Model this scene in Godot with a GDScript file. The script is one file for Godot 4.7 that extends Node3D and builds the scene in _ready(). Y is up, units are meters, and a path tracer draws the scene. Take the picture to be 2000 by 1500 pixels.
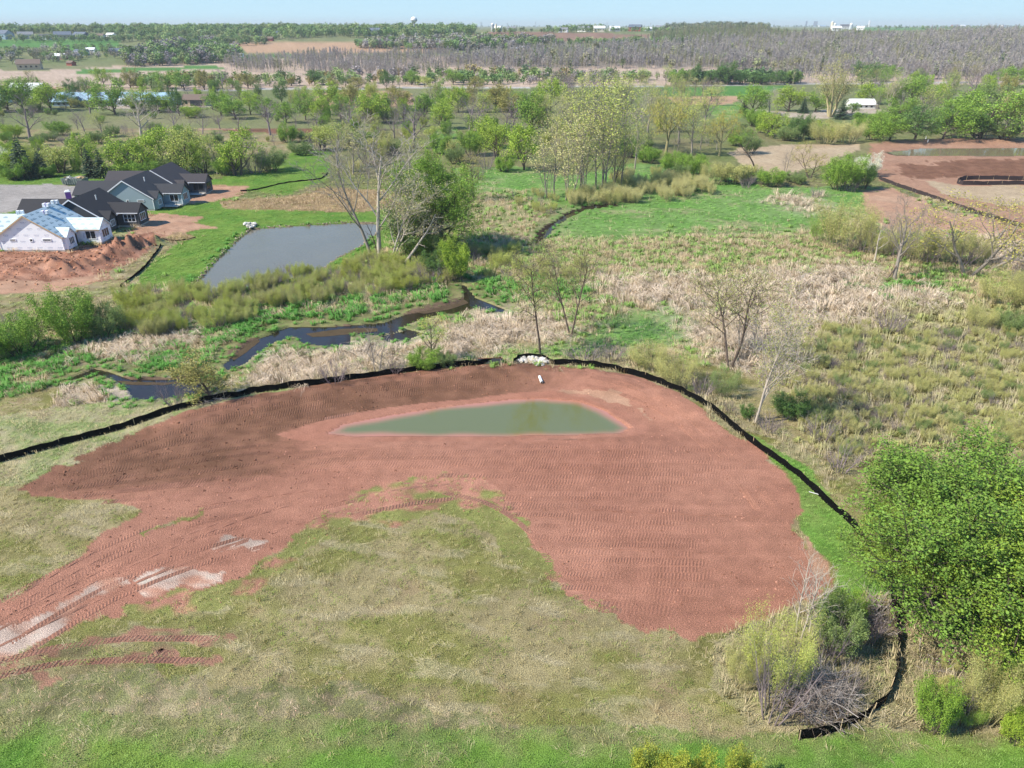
extends Node3D

const EYE := 40.0            # the drone's height over the wet meadow, metres
const PITCH := 0.46059       # radians below level
const FOCAL := 1410.5        # lens, in pixels of a 2000 pixel wide survey picture

var rng := RandomNumberGenerator.new()
var noise_a := FastNoiseLite.new()
var noise_b := FastNoiseLite.new()
var noise_c := FastNoiseLite.new()
var noise_d := FastNoiseLite.new()
var used := {}
var mats := {}
var regions := []
var far_regions := []
var dips := []
var bumps := []
var protos := {}

# ---------------------------------------------------------------- mesh building
class MB:
	var v := PackedVector3Array()
	var n := PackedVector3Array()
	var c := PackedColorArray()
	var t := PackedVector2Array()
	var i := PackedInt32Array()
	func quad(a: Vector3, b: Vector3, cc: Vector3, d: Vector3, col := Color.WHITE, tx := 1.0, ty := 1.0) -> void:
		var k := v.size()
		var nn := (b - a).cross(cc - a).normalized()
		v.append(a); v.append(b); v.append(cc); v.append(d)
		for q in 4:
			n.append(nn); c.append(col)
		t.append(Vector2(0, 0)); t.append(Vector2(tx, 0)); t.append(Vector2(tx, ty)); t.append(Vector2(0, ty))
		i.append(k); i.append(k + 2); i.append(k + 1); i.append(k); i.append(k + 3); i.append(k + 2)
	func tri(a: Vector3, b: Vector3, cc: Vector3, col := Color.WHITE) -> void:
		var k := v.size()
		var nn := (b - a).cross(cc - a).normalized()
		v.append(a); v.append(b); v.append(cc)
		for q in 3:
			n.append(nn); c.append(col)
		t.append(Vector2(a.x, a.y)); t.append(Vector2(b.x, b.y)); t.append(Vector2(cc.x, cc.y))
		i.append(k); i.append(k + 2); i.append(k + 1)
	func poly(pts: Array, col := Color.WHITE) -> void:   # convex, counter-clockwise seen from outside
		for q in range(1, pts.size() - 1):
			tri(pts[0], pts[q], pts[q + 1], col)
	func hexa(p: Array, col := Color.WHITE) -> void:      # bottom ring 0-3, top ring 4-7, counter-clockwise from above
		var s := [[3, 2, 1, 0], [4, 5, 6, 7], [0, 1, 5, 4], [1, 2, 6, 5], [2, 3, 7, 6], [3, 0, 4, 7]]
		for f in s:
			var a: Vector3 = p[f[0]]
			var b: Vector3 = p[f[1]]
			var d: Vector3 = p[f[3]]
			quad(a, b, p[f[2]], d, col, a.distance_to(b), a.distance_to(d))
	func box(at: Vector3, size: Vector3, turn := 0.0, col := Color.WHITE, bs := Basis()) -> void:
		var b := Basis(Vector3.UP, turn) * bs
		var h := size * 0.5
		var p := []
		for y in [-1, 1]:
			for q in [[-1, 1], [1, 1], [1, -1], [-1, -1]]:
				p.append(at + b * Vector3(q[0] * h.x, y * h.y, q[1] * h.z))
		hexa(p, col)
	func bar(a: Vector3, b: Vector3, w: float, hh: float, col := Color.WHITE) -> void:
		var y := (b - a).normalized()
		var x := y.cross(Vector3(0.13, 0.9, 0.31)).normalized()
		var z := x.cross(y)
		var p := []
		for e in [a, b]:
			for q in [[-1, 1], [1, 1], [1, -1], [-1, -1]]:
				p.append(e + x * q[0] * w * 0.5 + z * q[1] * hh * 0.5)
		hexa(p, col)
	func tube(pts: Array, r: Array, sides: int, col := Color.WHITE) -> void:
		var k := v.size()
		var m := pts.size()
		var up := Vector3(0.37, 0.11, 0.92)
		for q in m:
			var d: Vector3 = pts[mini(q + 1, m - 1)] - pts[maxi(q - 1, 0)]
			d = d.normalized()
			var x := d.cross(up).normalized()
			var z := x.cross(d)
			for s in sides:
				var a := TAU * s / sides
				var o := x * cos(a) + z * sin(a)
				v.append(pts[q] + o * r[q]); n.append(o); c.append(col); t.append(Vector2(float(s) / sides, q))
		for q in m - 1:
			for s in sides:
				var a0 := k + q * sides + s
				var a1 := k + q * sides + (s + 1) % sides
				i.append(a0); i.append(a1); i.append(a0 + sides); i.append(a1); i.append(a1 + sides); i.append(a0 + sides)
	func lathe(prof: Array, sides: int, at := Vector3.ZERO, col := Color.WHITE) -> void:   # prof: Vector2(radius, height)
		var pts := []
		for q in prof.size() - 1:
			for s in sides:
				var a := TAU * s / sides
				var b := TAU * (s + 1) / sides
				var p0: Vector2 = prof[q]
				var p1: Vector2 = prof[q + 1]
				quad(at + Vector3(cos(b) * p0.x, p0.y, sin(b) * p0.x), at + Vector3(cos(a) * p0.x, p0.y, sin(a) * p0.x), at + Vector3(cos(a) * p1.x, p1.y, sin(a) * p1.x), at + Vector3(cos(b) * p1.x, p1.y, sin(b) * p1.x), col)
	func prism_z(p: Array, z0: float, z1: float, col := Color.WHITE) -> void:  # convex polygon in x,y (counter-clockwise), from z0 (front) back to z1
		var f := []
		var b := []
		for q in p:
			f.append(Vector3(q.x, q.y, z0))
			b.push_front(Vector3(q.x, q.y, z1))
		cap(f, col); cap(b, col)
		for q in p.size():
			var a: Vector2 = p[q]
			var e: Vector2 = p[(q + 1) % p.size()]
			quad(Vector3(a.x, a.y, z1), Vector3(e.x, e.y, z1), Vector3(e.x, e.y, z0), Vector3(a.x, a.y, z0), col, a.distance_to(e), absf(z0 - z1))
	func cap(p: Array, col: Color) -> void:
		var k := v.size()
		var a: Vector3 = p[0]
		var nn: Vector3 = (p[1] - a).cross(p[2] - a).normalized()
		for q in p:
			v.append(q); n.append(nn); c.append(col); t.append(Vector2(q.x + q.z, q.y))
		for q in range(1, p.size() - 1):
			i.append(k); i.append(k + q + 1); i.append(k + q)
	func slab(a: Vector3, b: Vector3, cc: Vector3, d: Vector3, th: float, col := Color.WHITE) -> void:  # top face counter-clockwise from above
		var nn := (b - a).cross(cc - a).normalized() * th
		hexa([a - nn, b - nn, cc - nn, d - nn, a, b, cc, d], col)
	func mesh(m: Material = null) -> ArrayMesh:
		var a := []
		a.resize(Mesh.ARRAY_MAX)
		a[Mesh.ARRAY_VERTEX] = v; a[Mesh.ARRAY_NORMAL] = n; a[Mesh.ARRAY_COLOR] = c; a[Mesh.ARRAY_TEX_UV] = t; a[Mesh.ARRAY_INDEX] = i
		var o := ArrayMesh.new()
		o.add_surface_from_arrays(Mesh.PRIMITIVE_TRIANGLES, a)
		if m:
			o.surface_set_material(0, m)
		return o

# ---------------------------------------------------------------- naming
func numbered(called: String) -> String:
	var k: int = used.get(called, 0)
	used[called] = k + 1
	return called if k == 0 else "%s_%03d" % [called, k]

func tag(o: Node3D, label: String, category: String, group := "", kind := "") -> Node3D:
	o.set_meta("label", label)
	o.set_meta("category", category)
	if group:
		o.set_meta("group", group)
	if kind:
		o.set_meta("kind", kind)
	return o

func thing(called: String, label: String, category: String, at := Vector3.ZERO, turn := 0.0, group := "") -> Node3D:
	var o := Node3D.new()
	o.name = numbered(called)
	add_child(o)
	o.position = at
	o.rotation.y = turn
	return tag(o, label, category, group)

func part(called: String, m: Mesh, mat: Material, parent: Node) -> MeshInstance3D:
	var o := MeshInstance3D.new()
	var nm := called
	var k := 0
	while parent.has_node(nm):
		k += 1
		nm = "%s_%03d" % [called, k]
	o.name = nm
	o.mesh = m
	if mat:
		o.material_override = mat
	parent.add_child(o)
	return o

func single(called: String, m: Mesh, mat: Material, label: String, category: String, group := "", kind := "") -> MeshInstance3D:
	var o := MeshInstance3D.new()
	o.name = numbered(called)
	o.mesh = m
	if mat:
		o.material_override = mat
	add_child(o)
	tag(o, label, category, group, kind)
	return o

# ---------------------------------------------------------------- where things stand
func ray(u: float, v: float) -> Vector3:
	var y := (750.0 - v) / FOCAL
	return Vector3((u - 1000.0) / FOCAL, y * cos(PITCH) - sin(PITCH), -(cos(PITCH) + y * sin(PITCH)))

func hill(x: float, d: float) -> float:
	if d < 700.0:
		return 0.0
	var s := smoothstep(700.0, 1500.0, d)
	var h := s * (30.0 + 1.8 * noise_c.get_noise_2d(x * 0.25, d * 0.25))
	h += 10.0 * exp(-pow((x - 454.0) / 120.0, 2.0) - pow((d - 1800.0) / 220.0, 2.0))
	return h

func survey(u: float, v: float) -> Vector3:      # the place on the ground that the survey picture shows at u, v
	var r := ray(u, v)
	if r.y < -0.062:
		return Vector3(0, EYE, 0) + r * (EYE / -r.y)
	var t := 560.0
	while t < 9000.0:
		var p := Vector3(0, EYE, 0) + r * t
		if p.y <= hill(p.x, -p.z):
			p.y = hill(p.x, -p.z)
			return p
		t += 4.0
	return Vector3(0, EYE, 0) + r * 9000.0

func height_to(p: Vector3, v: float) -> float:    # how tall a thing standing at p is when its top shows at v
	var r := ray(1000.0, v)
	return EYE + (-p.z) * r.y / -r.z - p.y

func metres(px: float, p: Vector3) -> float:
	return px * (-p.z * cos(PITCH) + (EYE - p.y) * sin(PITCH)) / FOCAL

func outline(s: String) -> PackedVector2Array:    # "u,v u,v ..." to metres: x, distance
	var o := PackedVector2Array()
	for w in s.split(" ", false):
		var q := w.split(",")
		var p := survey(float(q[0]), float(q[1]))
		o.append(Vector2(p.x, -p.z))
	return o

func pathline(s: String) -> Array:
	var o := []
	for w in outline(s):
		o.append(w)
	return o

func smooth(p: Array, step: float) -> Array:      # a curve through points, resampled
	var c := Curve2D.new()
	for k in p.size():
		var a: Vector2 = p[maxi(k - 1, 0)]
		var b: Vector2 = p[mini(k + 1, p.size() - 1)]
		var q: Vector2 = p[k]
		var tn := (b - a).normalized()
		var li := q.distance_to(a) * 0.33
		var lo := q.distance_to(b) * 0.33
		c.add_point(q, -tn * li, tn * lo)
	var o := []
	var l := c.get_baked_length()
	var m := maxi(2, int(l / step))
	for k in m + 1:
		o.append(c.sample_baked(l * k / m))
	return o

# ---------------------------------------------------------------- materials
func srgb(h: String) -> Color:
	return Color.html(h).srgb_to_linear()

func mat(called: String, h: String, rough := 0.9, more := {}) -> StandardMaterial3D:
	if mats.has(called):
		return mats[called]
	var m := StandardMaterial3D.new()
	m.resource_name = called
	m.albedo_color = Color.html(h)
	m.roughness = rough
	for k in more:
		m.set(k, more[k])
	mats[called] = m
	return m

func noise_tex(seed_: int, freq: float, size: int, lo: Color, hi: Color, bump := false, octaves := 5) -> NoiseTexture2D:
	var f := FastNoiseLite.new()
	f.seed = seed_
	f.frequency = freq
	f.fractal_octaves = octaves
	f.noise_type = FastNoiseLite.TYPE_SIMPLEX_SMOOTH
	var t := NoiseTexture2D.new()
	t.width = size
	t.height = size
	t.seamless = true
	t.noise = f
	t.as_normal_map = false
	if not bump:
		var g := Gradient.new()
		g.set_color(0, lo)
		g.set_color(1, hi)
		t.color_ramp = g
	return t

# ---------------------------------------------------------------- the land: what covers it where
# name: base colours of two patches, size of the patches (1/m), contrast of the fine mottling
var COVER := {
	"meadow": ["8f8d53", "ab9e74", 0.10, 0.22], "lawn": ["64913a", "86a04a", 0.12, 0.22], "strawy": ["b49a78", "a08a60", 0.22, 0.3],
	"soil": ["b5806a", "bf8b74", 0.05, 0.07], "dark_soil": ["9a715b", "86624d", 0.12, 0.25], "pale_soil": ["c79c80", "d2ae92", 0.06, 0.18], "wet_mud": ["c58e77", "bb836c", 0.08, 0.04],
	"rut": ["b28470", "a67a66", 0.1, 0.15], "chalk": ["dac2b0", "c2927a", 0.5, 0.35], "site_soil": ["c49c82", "b88e74", 0.03, 0.15], "track_soil": ["b88a74", "a88068", 0.4, 0.35], "verge": ["6d9a42", "8a9f55", 0.12, 0.25], "fence_grass": ["95a468", "b3ac84", 0.18, 0.3],
	"wet": ["8c9a5e", "b7a684", 0.09, 0.35], "reed": ["d6c6b2", "c4b49c", 0.12, 0.3], "lush": ["6f9d49", "8aa963", 0.06, 0.25], "deep": ["7f8c54", "a0966a", 0.12, 0.3], "patchy": ["97985a", "c58f78", 0.1, 0.25],
	"scrub": ["a09c70", "b2a582", 0.12, 0.3], "thicket_floor": ["a09c6a", "b8aa84", 0.15, 0.3], "sandbar": ["85705c", "756250", 0.2, 0.2], "creek_bed": ["4a3d32", "3a3028", 0.2, 0.2],
	"pond_bed": ["8a7c66", "7a6c58", 0.1, 0.1], "pave": ["beb7b0", "b0a9a2", 0.06, 0.12], "dirt": ["c2937a", "9c6c56", 0.3, 0.5], "pale_dirt": ["d0a88c", "c4987c", 0.15, 0.2], "rough": ["9a9c66", "aa9a74", 0.08, 0.25],
	"drive": ["d3c5b4", "c9b9a6", 0.1, 0.1], "belt": ["7d8a50", "948c66", 0.03, 0.25], "field_green": ["5f9147", "6a994e", 0.01, 0.08], "field_tan": ["d2ae8c", "c8a484", 0.012, 0.08],
	"field_brown": ["9c7c68", "a58472", 0.012, 0.08], "marsh": ["dcc4ae", "ccb49e", 0.02, 0.15], "wood_floor": ["9a8e80", "a89a8a", 0.02, 0.2], "far": ["7f8d58", "95946c", 0.006, 0.12], "road": ["d5d2cc", "cfcbc4", 0.05, 0.05],
	"tan_site": ["d4be9e", "c6ae8e", 0.05, 0.12], "litter": ["ad9472", "b89a7a", 0.3, 0.4],
}
var cover_cols := {}

func region(cls: String, pts: String, jitter := 1.0) -> void:
	var p := outline(pts)
	var box := Rect2(p[0], Vector2.ZERO)
	var far := 0.0
	for q in p:
		box = box.expand(q)
		far = maxf(far, q.y)
	(far_regions if box.position.y > 330.0 else regions).append([p, box.grow(6.0 + far * 0.02), cls, jitter])

func dip(pts: String, depth: float, grow := 0.0) -> PackedVector2Array:     # a hollow that holds water; returns its shore
	var p := outline(pts)
	if grow != 0.0:
		p = Geometry2D.offset_polygon(p, grow)[0]
	dips.append([p, Rect2(p[0], Vector2.ZERO), depth])
	for q in p:
		dips[-1][1] = dips[-1][1].expand(q)
	return p

func cover_at(x: float, d: float) -> String:
	var far := d > 330.0
	var j := (0.9 if d < 110.0 else 0.9 + (d - 110.0) * 0.012)
	var q := Vector2(x + j * (noise_a.get_noise_2d(x * 0.55, d * 0.55) + 0.5 * noise_a.get_noise_2d(x * 2.6 + 50.0, d * 2.6)), d + j * (noise_a.get_noise_2d(x * 0.55 + 300.0, d * 0.55) + 0.5 * noise_a.get_noise_2d(x * 2.6, d * 2.6 + 80.0)))
	var plain := Vector2(x, d)
	var list: Array = far_regions if far else regions
	for k in range(list.size() - 1, -1, -1):
		var r: Array = list[k]
		if r[1].has_point(plain) and Geometry2D.is_point_in_polygon(plain.lerp(q, r[3]), r[0]):
			return r[2]
	return "far" if far else "belt" if d > 190.0 else "wet" if d > 86.0 else "meadow"

func cover_color(cls: String, x: float, d: float) -> Color:
	if not cover_cols.has(cls):
		cover_cols[cls] = [srgb(COVER[cls][0]), srgb(COVER[cls][1])]
	var f: float = COVER[cls][2]
	var m := clampf(0.5 + 0.9 * noise_b.get_noise_2d(x * f * 10.0, d * f * 10.0), 0.0, 1.0)
	var k: float = COVER[cls][3]
	var g := 1.0 + k * (noise_a.get_noise_2d(x * 3.1, d * 3.1) + 0.7 * noise_c.get_noise_2d(x * 0.9, d * 0.9))
	if cls == "meadow" or cls == "fence_grass" or cls == "rough":      # lodged straw in streaks, bare reddish spots, greener hollows
		var st := noise_c.get_noise_2d(x * 0.7 + d * 0.2, d * 2.0 + x * 0.25)
		m = smoothstep(0.25, 0.75, m + 0.55 * st)
		var red := smoothstep(0.28, 0.5, noise_d.get_noise_2d(x * 0.9, d * 1.3))
		return cover_cols[cls][0].lerp(cover_cols[cls][1], m).lerp(Color(0.40, 0.25, 0.16), red * 0.3).lerp(Color(0.60, 0.52, 0.36), 0.3 * smoothstep(0.16, 0.4, noise_c.get_noise_2d(x * 1.3 + 90.0, d * 4.0 + x * 0.6) * 0.9 + 0.25 * noise_a.get_noise_2d(x * 4.0, d * 9.0))) * (1.29 * g)
	if cls == "lawn" and d < 34.0:      # the mown green thins out into the rough grass
		var thin := clampf((d - 29.0) / 3.2 + 0.8 * noise_c.get_noise_2d(x * 1.2, d * 2.0) + 0.5 * noise_a.get_noise_2d(x * 4.0, d * 4.0), 0.0, 1.0)
		return cover_cols[cls][0].lerp(cover_cols[cls][1], m).lerp(Color(0.30, 0.29, 0.13), thin) * (1.29 * g)
	if cls == "lush":
		var dry := smoothstep(0.15, 0.5, noise_c.get_noise_2d(x * 0.35, d * 0.9) + 0.4 * noise_a.get_noise_2d(x * 2.0, d * 3.0))
		return cover_cols[cls][0].lerp(cover_cols[cls][1], m).lerp(Color(0.50, 0.42, 0.25), dry * 0.5) * (1.29 * g)
	if cls == "litter":      # bare reddish specks between thin straw
		var sp := smoothstep(0.0, 0.35, noise_a.get_noise_2d(x * 5.0, d * 7.0) + 0.6 * noise_c.get_noise_2d(x * 0.8, d * 1.6) + (1.0 - absf(d - 33.2) / 2.0) * 0.25 - 0.1)
		return Color(0.29, 0.29, 0.13).lerp(Color(0.52, 0.40, 0.26), sp * 0.5) * (1.17 * g)
	if cls == "track_soil":
		var gr := smoothstep(-0.1, 0.3, noise_a.get_noise_2d(x * 2.5 + 33.0, d * 4.0) + 0.4 * noise_c.get_noise_2d(x * 0.6, d))
		return cover_cols[cls][0].lerp(cover_cols[cls][1], m).lerp(Color(0.30, 0.28, 0.13), gr * 0.85) * (1.29 * g)
	if cls == "patchy":
		var so := smoothstep(-0.12, 0.22, noise_c.get_noise_2d(x * 0.55 + d * 0.3, d * 1.5) + 0.5 * noise_a.get_noise_2d(x * 3.0, d * 3.0))
		return cover_cols[cls][0].lerp(cover_cols[cls][1], so) * (1.29 * g)
	if cls == "chalk":      # limestone dust trodden into streaks
		var w := smoothstep(-0.45, 0.2, noise_c.get_noise_2d(x * 1.1 - d * 0.6, d * 3.2 + x * 0.9) + 0.35 * noise_a.get_noise_2d(x * 3.0, d * 6.0))
		return cover_cols[cls][1].lerp(cover_cols[cls][0], w) * (1.29 * g)
	if cls == "soil" or cls == "dark_soil" or cls == "track_soil":      # graded in passes: long streaks of drier and damper earth
		var a := noise_c.get_noise_2d(x * 0.22 + 0.05 * d, d * 2.2 + 0.9 * noise_c.get_noise_2d(x * 0.3, d * 0.3))
		g *= 1.0 + 0.08 * a + 0.12 * noise_a.get_noise_2d(x * 0.4 + 40.0, d * 7.0)
		m = clampf(m + 0.25 * a, 0.0, 1.0)
	return cover_cols[cls][0].lerp(cover_cols[cls][1], m) * (1.29 * g)

var soften := [Vector2(2.6, 0.4), Vector2(-2.4, -0.5), Vector2(0.5, 2.2), Vector2(-0.4, -2.2), Vector2(4.2, 1.5), Vector2(-4.4, -1.2)]
func earth_tone(cls: String, x: float, d: float) -> Color:      # damp and dry earth run into each other
	var tone := cover_color(cls, x, d)
	if cls != "soil" and cls != "dark_soil":
		return tone
	var sum := 1.0
	for o in soften:
		var near := cover_at(x + o.x, d + o.y)
		if near == "soil" or near == "dark_soil":
			tone += cover_color(near, x, d)
			sum += 1.0
	return tone * (1.0 / sum)

func ground_y(x: float, d: float) -> float:
	var y := hill(x, d)
	if d < 320.0:
		y += (0.05 if d < 80.0 else 0.10) * noise_c.get_noise_2d(x * 0.6, d * 0.6) + (0.02 if d < 80.0 else 0.05) * noise_a.get_noise_2d(x * 1.4, d * 1.4)
		var p := Vector2(x, d)
		for b in bumps:
			var e: Vector2 = b[0]
			var w: float = b[1]
			var l := p.distance_squared_to(e)
			if l < w * w * 6.0:
				y += b[2] * exp(-l / (w * w)) * (1.0 + b[3] * noise_a.get_noise_2d(x * 4.0, d * 4.0))
		for q in dips:
			if q[1].has_point(p) and Geometry2D.is_point_in_polygon(p, q[0]):
				y = minf(y, -0.06) - q[2]
				break
	return y

func heap(u: float, v: float, w: float, h: float) -> void:
	var p := survey(u, v)
	bumps.append([Vector2(p.x, -p.z), w, h, 0.8])

func bank(pts: String, w: float, h: float) -> void:
	for q in smooth(pathline(pts), w * 0.9):
		bumps.append([q, w, h * 0.62, 0.12])

func describe_land() -> void:
	# beyond the road
	region("marsh", "-700,172 -700,128 0,138 60,139 250,128 480,112 700,108 900,108 1200,108 2300,118 2700,165 1540,164 1000,170 560,174 300,176", 1.0)
	region("wood_floor", "880,112 1000,100 1300,90 1500,72 2300,66 3000,100 2600,160 1900,150 1500,136 1250,130 1000,132 880,128", 1.0)
	region("field_tan", "455,84 560,82 700,83 862,89 870,98 800,106 620,108 480,106", 0.5)
	region("field_green", "-400,81 60,79 150,76 235,78 245,90 190,98 60,94 -400,96", 0.5)
	region("field_green", "430,109 560,106 600,112 470,119", 0.4)
	region("field_green", "150,138 300,131 420,129 440,134 250,141 150,146", 0.4)
	region("field_brown", "905,64 1000,61 1120,64 1200,66 1290,69 1290,77 1110,81 930,76", 0.3)
	region("field_green", "1000,98 1180,90 1300,86 1330,92 1180,101 1010,106", 0.4)
	region("field_green", "1280,66 1420,70 1430,76 1300,80", 0.4)
	region("field_green", "690,76 840,74 850,82 690,83", 0.4)
	region("field_green", "1660,53 1860,53 1860,57 1700,59", 0.3)
	region("field_green", "1290,171 1400,169 1545,168 1500,182 1430,190 1290,188", 0.3)
	region("field_tan", "1300,190 1440,186 1440,203 1330,206", 0.4)
	region("lush", "1385,206 1448,200 1452,232 1400,240", 0.4)
	region("drive", "1470,214 1560,220 1620,214 1740,212 1760,218 1640,226 1590,236 1555,231", 0.4)
	region("pale_soil", "30,170 200,168 200,176 30,178", 0.4)
	region("drive", "195,200 300,192 420,196 440,208 340,210 190,212", 0.4)
	region("field_tan", "590,200 640,180 800,178 810,205 720,214 600,216", 0.4)
	region("road", "-900,186 -200,183 150,181 400,177.6 560,175 760,173.4 1000,171.6 1250,169.4 1540,165.6 1750,163 2900,150 2900,147.6 1750,160.8 1540,163.4 1250,167.2 1000,169.4 760,171.4 560,173 400,175.4 150,178.6 -200,180.6 -900,183", 0.0)
	# the belt behind the houses
	region("rough", "-200,222 300,222 520,235 740,240 620,300 400,300 -200,300", 1.0)
	region("dark_soil", "330,236 480,243 640,248 700,256 560,262 400,252", 1.0)
	region("pale_soil", "380,246 470,249 430,255 380,252", 1.0)
	region("lush", "830,250 900,240 890,290 850,300", 0.6)
	region("lawn", "440,345 520,335 590,290 640,290 640,350 560,380 400,365", 1.0)
	region("lush", "880,330 1020,325 1100,345 1250,318 1420,330 1480,365 1700,365 1720,395 1600,450 1300,470 1120,472 1050,430 930,400", 0.8)
	region("wet", "880,380 1010,378 1100,410 1060,460 900,460", 0.8)
	# around the new houses
	region("lawn", "-100,350 200,330 430,350 480,360 440,400 560,412 760,404 800,450 730,500 640,540 600,570 250,565 300,510 330,470 240,452 250,410 100,420 -100,420", 0.7)
	region("strawy", "430,392 560,384 640,366 780,372 790,404 700,412 560,413 440,406", 0.8)
	region("pave", "-120,362 100,360 190,366 215,382 130,400 60,404 20,414 -120,440", 0.4)
	region("pale_dirt", "368,364 440,360 486,366 470,382 400,396 352,398", 0.6)
	region("pale_dirt", "240,424 320,416 395,424 385,434 432,444 395,448 330,462 250,466", 0.6)
	region("dirt", "-150,492 130,486 215,468 300,452 335,464 310,486 262,512 215,530 190,548 100,556 -150,560", 0.7)
	region("pale_dirt", "-150,552 100,548 205,534 215,546 120,566 -150,590", 0.8)
	region("rough", "-150,588 120,566 210,548 262,514 320,470 345,472 250,556 200,640 -150,690", 0.7)
	region("strawy", "300,470 350,452 385,462 330,478", 0.8)
	region("pond_bed", "372,568 420,510 468,464 490,446 560,441 690,433 738,436 748,446 702,482 662,502 622,532 560,548 400,572", 0.4)
	# the wet meadow
	region("deep", "230,650 480,600 700,575 880,545 1000,540 1180,555 1150,600 960,590 700,650 500,700 300,730 -100,800 -100,690", 5.5)
	region("reed", "1170,560 1300,536 1430,555 1450,600 1330,632 1215,596", 5.5)
	region("reed", "1335,640 1480,556 1600,516 1760,556 1860,598 1800,655 1650,655 1565,705 1535,745 1395,705", 5.5)
	region("wet", "1225,478 1380,455 1520,452 1700,505 1850,520 1890,560 1760,540 1580,520 1400,500 1280,520", 5.5)
	region("reed", "830,655 900,630 1060,585 1060,640 950,700 850,690", 5.5)
	region("reed", "480,712 600,680 760,650 830,690 700,745 560,770 470,765", 5.5)
	region("reed", "60,800 250,740 300,790 200,840 80,850", 5.5)
	region("reed", "130,690 260,650 420,640 430,660 300,690 200,715", 5.5)
	region("lush", "1170,640 1290,588 1350,610 1330,668 1200,680 1100,705 960,712 940,700 1060,665", 4.0)
	region("deep", "1660,545 1780,540 1860,575 1800,585 1690,572", 4.0)
	region("reed", "1540,390 1610,380 1600,420 1530,410", 4.0)
	region("reed", "1900,470 2100,470 2100,530 1930,520", 0.6)
	region("thicket_floor", "1560,650 1700,605 1850,600 2200,590 2300,1000 2000,990 1880,960 1700,930 1600,905 1520,820", 4.0)
	region("scrub", "1100,690 1250,690 1440,780 1560,880 1640,980 1560,905 1440,838 1330,775 1230,733 1150,715", 4.0)
	region("scrub", "560,765 760,735 960,712 960,700 800,700 600,745 350,800 330,815", 4.0)
	# the basin and what lies in front of it
	region("fence_grass", "-200,960 -200,840 100,800 320,770 420,780 620,760 600,772 340,822 160,900 40,950", 0.8)
	region("verge", "1430,832 1500,868 1570,910 1660,1015 1720,1110 1760,1190 1640,1200 1600,1170 1640,1110 1580,1045 1550,1000 1540,930 1460,860", 0.8)
	region("scrub", "1400,1255 1500,1205 1640,1165 1800,1150 2200,1130 2300,1470 1700,1450 1480,1420 1380,1330", 0.8)
	region("verge", "1700,1150 2100,1200 2300,1330 2000,1330 1800,1220", 0.8)
	region("litter", "-300,1340 0,1325 330,1320 600,1340 900,1360 1000,1400 800,1416 400,1420 -300,1420", 2.0)
	region("lawn", "-400,1400 0,1400 500,1400 1000,1410 1500,1430 2000,1440 2500,1440 2600,1700 -600,1700", 0.9)
	region("soil", "60,936 150,905 300,836 350,815 600,768 760,741 900,725 975,719 1075,722 1150,727 1230,743 1330,783 1440,853 1468,860 1500,898 1545,951 1555,1000 1571,1042 1622,1104 1622,1130 1586,1172 1520,1205 1457,1227 1400,1245 1355,1242 1300,1231 1272,1232 1192,1200 1100,1158 1080,1124 1068,1080 1020,1004 980,980 932,960 840,944 768,952 640,1000 680,1032 512,1080 420,1140 296,1176 240,1204 96,1244 -100,1320 -400,1420 -300,1260 -60,1200 0,1176 112,1108 280,1008 276,992 200,984 100,978 24,964", 1.5)
	region("dark_soil", "60,940 200,880 300,838 600,771 980,723 1062,727 1055,766 900,778 760,802 620,832 530,847 480,880 600,910 450,945 280,968 100,962", 3.2)
	region("wet_mud", "538,847 640,817 800,790 1000,769 1080,767 1140,778 1220,808 1272,840 1240,859 1000,866 700,867 570,858", 0.4)
	region("pale_soil", "1590,1050 1625,1100 1615,1140 1580,1110", 0.9)
	region("pale_soil", "1080,764 1200,770 1280,830 1250,800 1150,774", 1.3)
	region("chalk", "-200,1270 0,1225 70,1190 140,1165 250,1140 240,1158 110,1210 60,1258 0,1296 -200,1376", 2.6)
	region("chalk", "255,1150 330,1112 420,1108 405,1130 300,1166", 2.6)
	region("chalk", "415,1062 470,1048 508,1052 480,1070 430,1074", 2.0)
	region("track_soil", "-100,1325 0,1300 100,1264 220,1242 440,1238 442,1256 250,1258 100,1282 -100,1342", 2.0)
	region("track_soil", "60,1316 200,1288 410,1280 420,1300 220,1304 60,1336", 2.0)
	region("track_soil", "860,960 960,975 1040,1040 1075,1090 1078,1112 1000,1070 930,1010 850,972", 4.0)
	region("track_soil", "260,1300 300,1262 340,1278 330,1284", 1.2)
	region("patchy", "300,1180 420,1128 560,1060 640,990 768,940 840,935 960,948 1020,990 1070,1070 1095,1140 1180,1190 1130,1190 1040,1120 960,1050 860,1005 740,1010 600,1070 480,1145 380,1192 250,1222 240,1200", 2.6)
	region("meadow", "250,1062 400,1010 405,1013 262,1068", 2.0)
	# the other building site, across the wet meadow
	region("pale_soil", "1690,372 1735,365 1860,415 2300,455 2300,560 2050,490 1900,462 1750,452 1690,420", 0.7)
	region("site_soil", "1700,286 1745,280 1840,276 2400,274 2400,470 2000,446 1880,408 1720,352 1700,312", 0.5)
	region("dark_soil", "1740,325 1900,312 2200,312 2200,345 1900,350 1780,345", 3.0)
	region("tan_site", "1800,352 1870,362 2200,362 2200,415 1950,400 1850,380", 0.8)
	region("tan_site", "1424,300 1440,288 1560,282 1668,282 1680,292 1620,320 1530,345 1470,335", 0.6)
	region("pond_bed", "1728,297 1800,290 2200,288 2200,305 1750,304", 0.4)
	region("creek_bed", "1040,470 1055,452 1085,428 1135,402 1200,396 1205,401 1140,409 1095,434 1070,455 1060,478", 0.8)
	# sand bars along the creek
	region("sandbar", "800,604 860,590 908,578 925,590 880,606 830,614 790,622", 0.6)
	region("sandbar", "580,648 660,634 740,632 745,642 680,650 600,656", 0.6)
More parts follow.
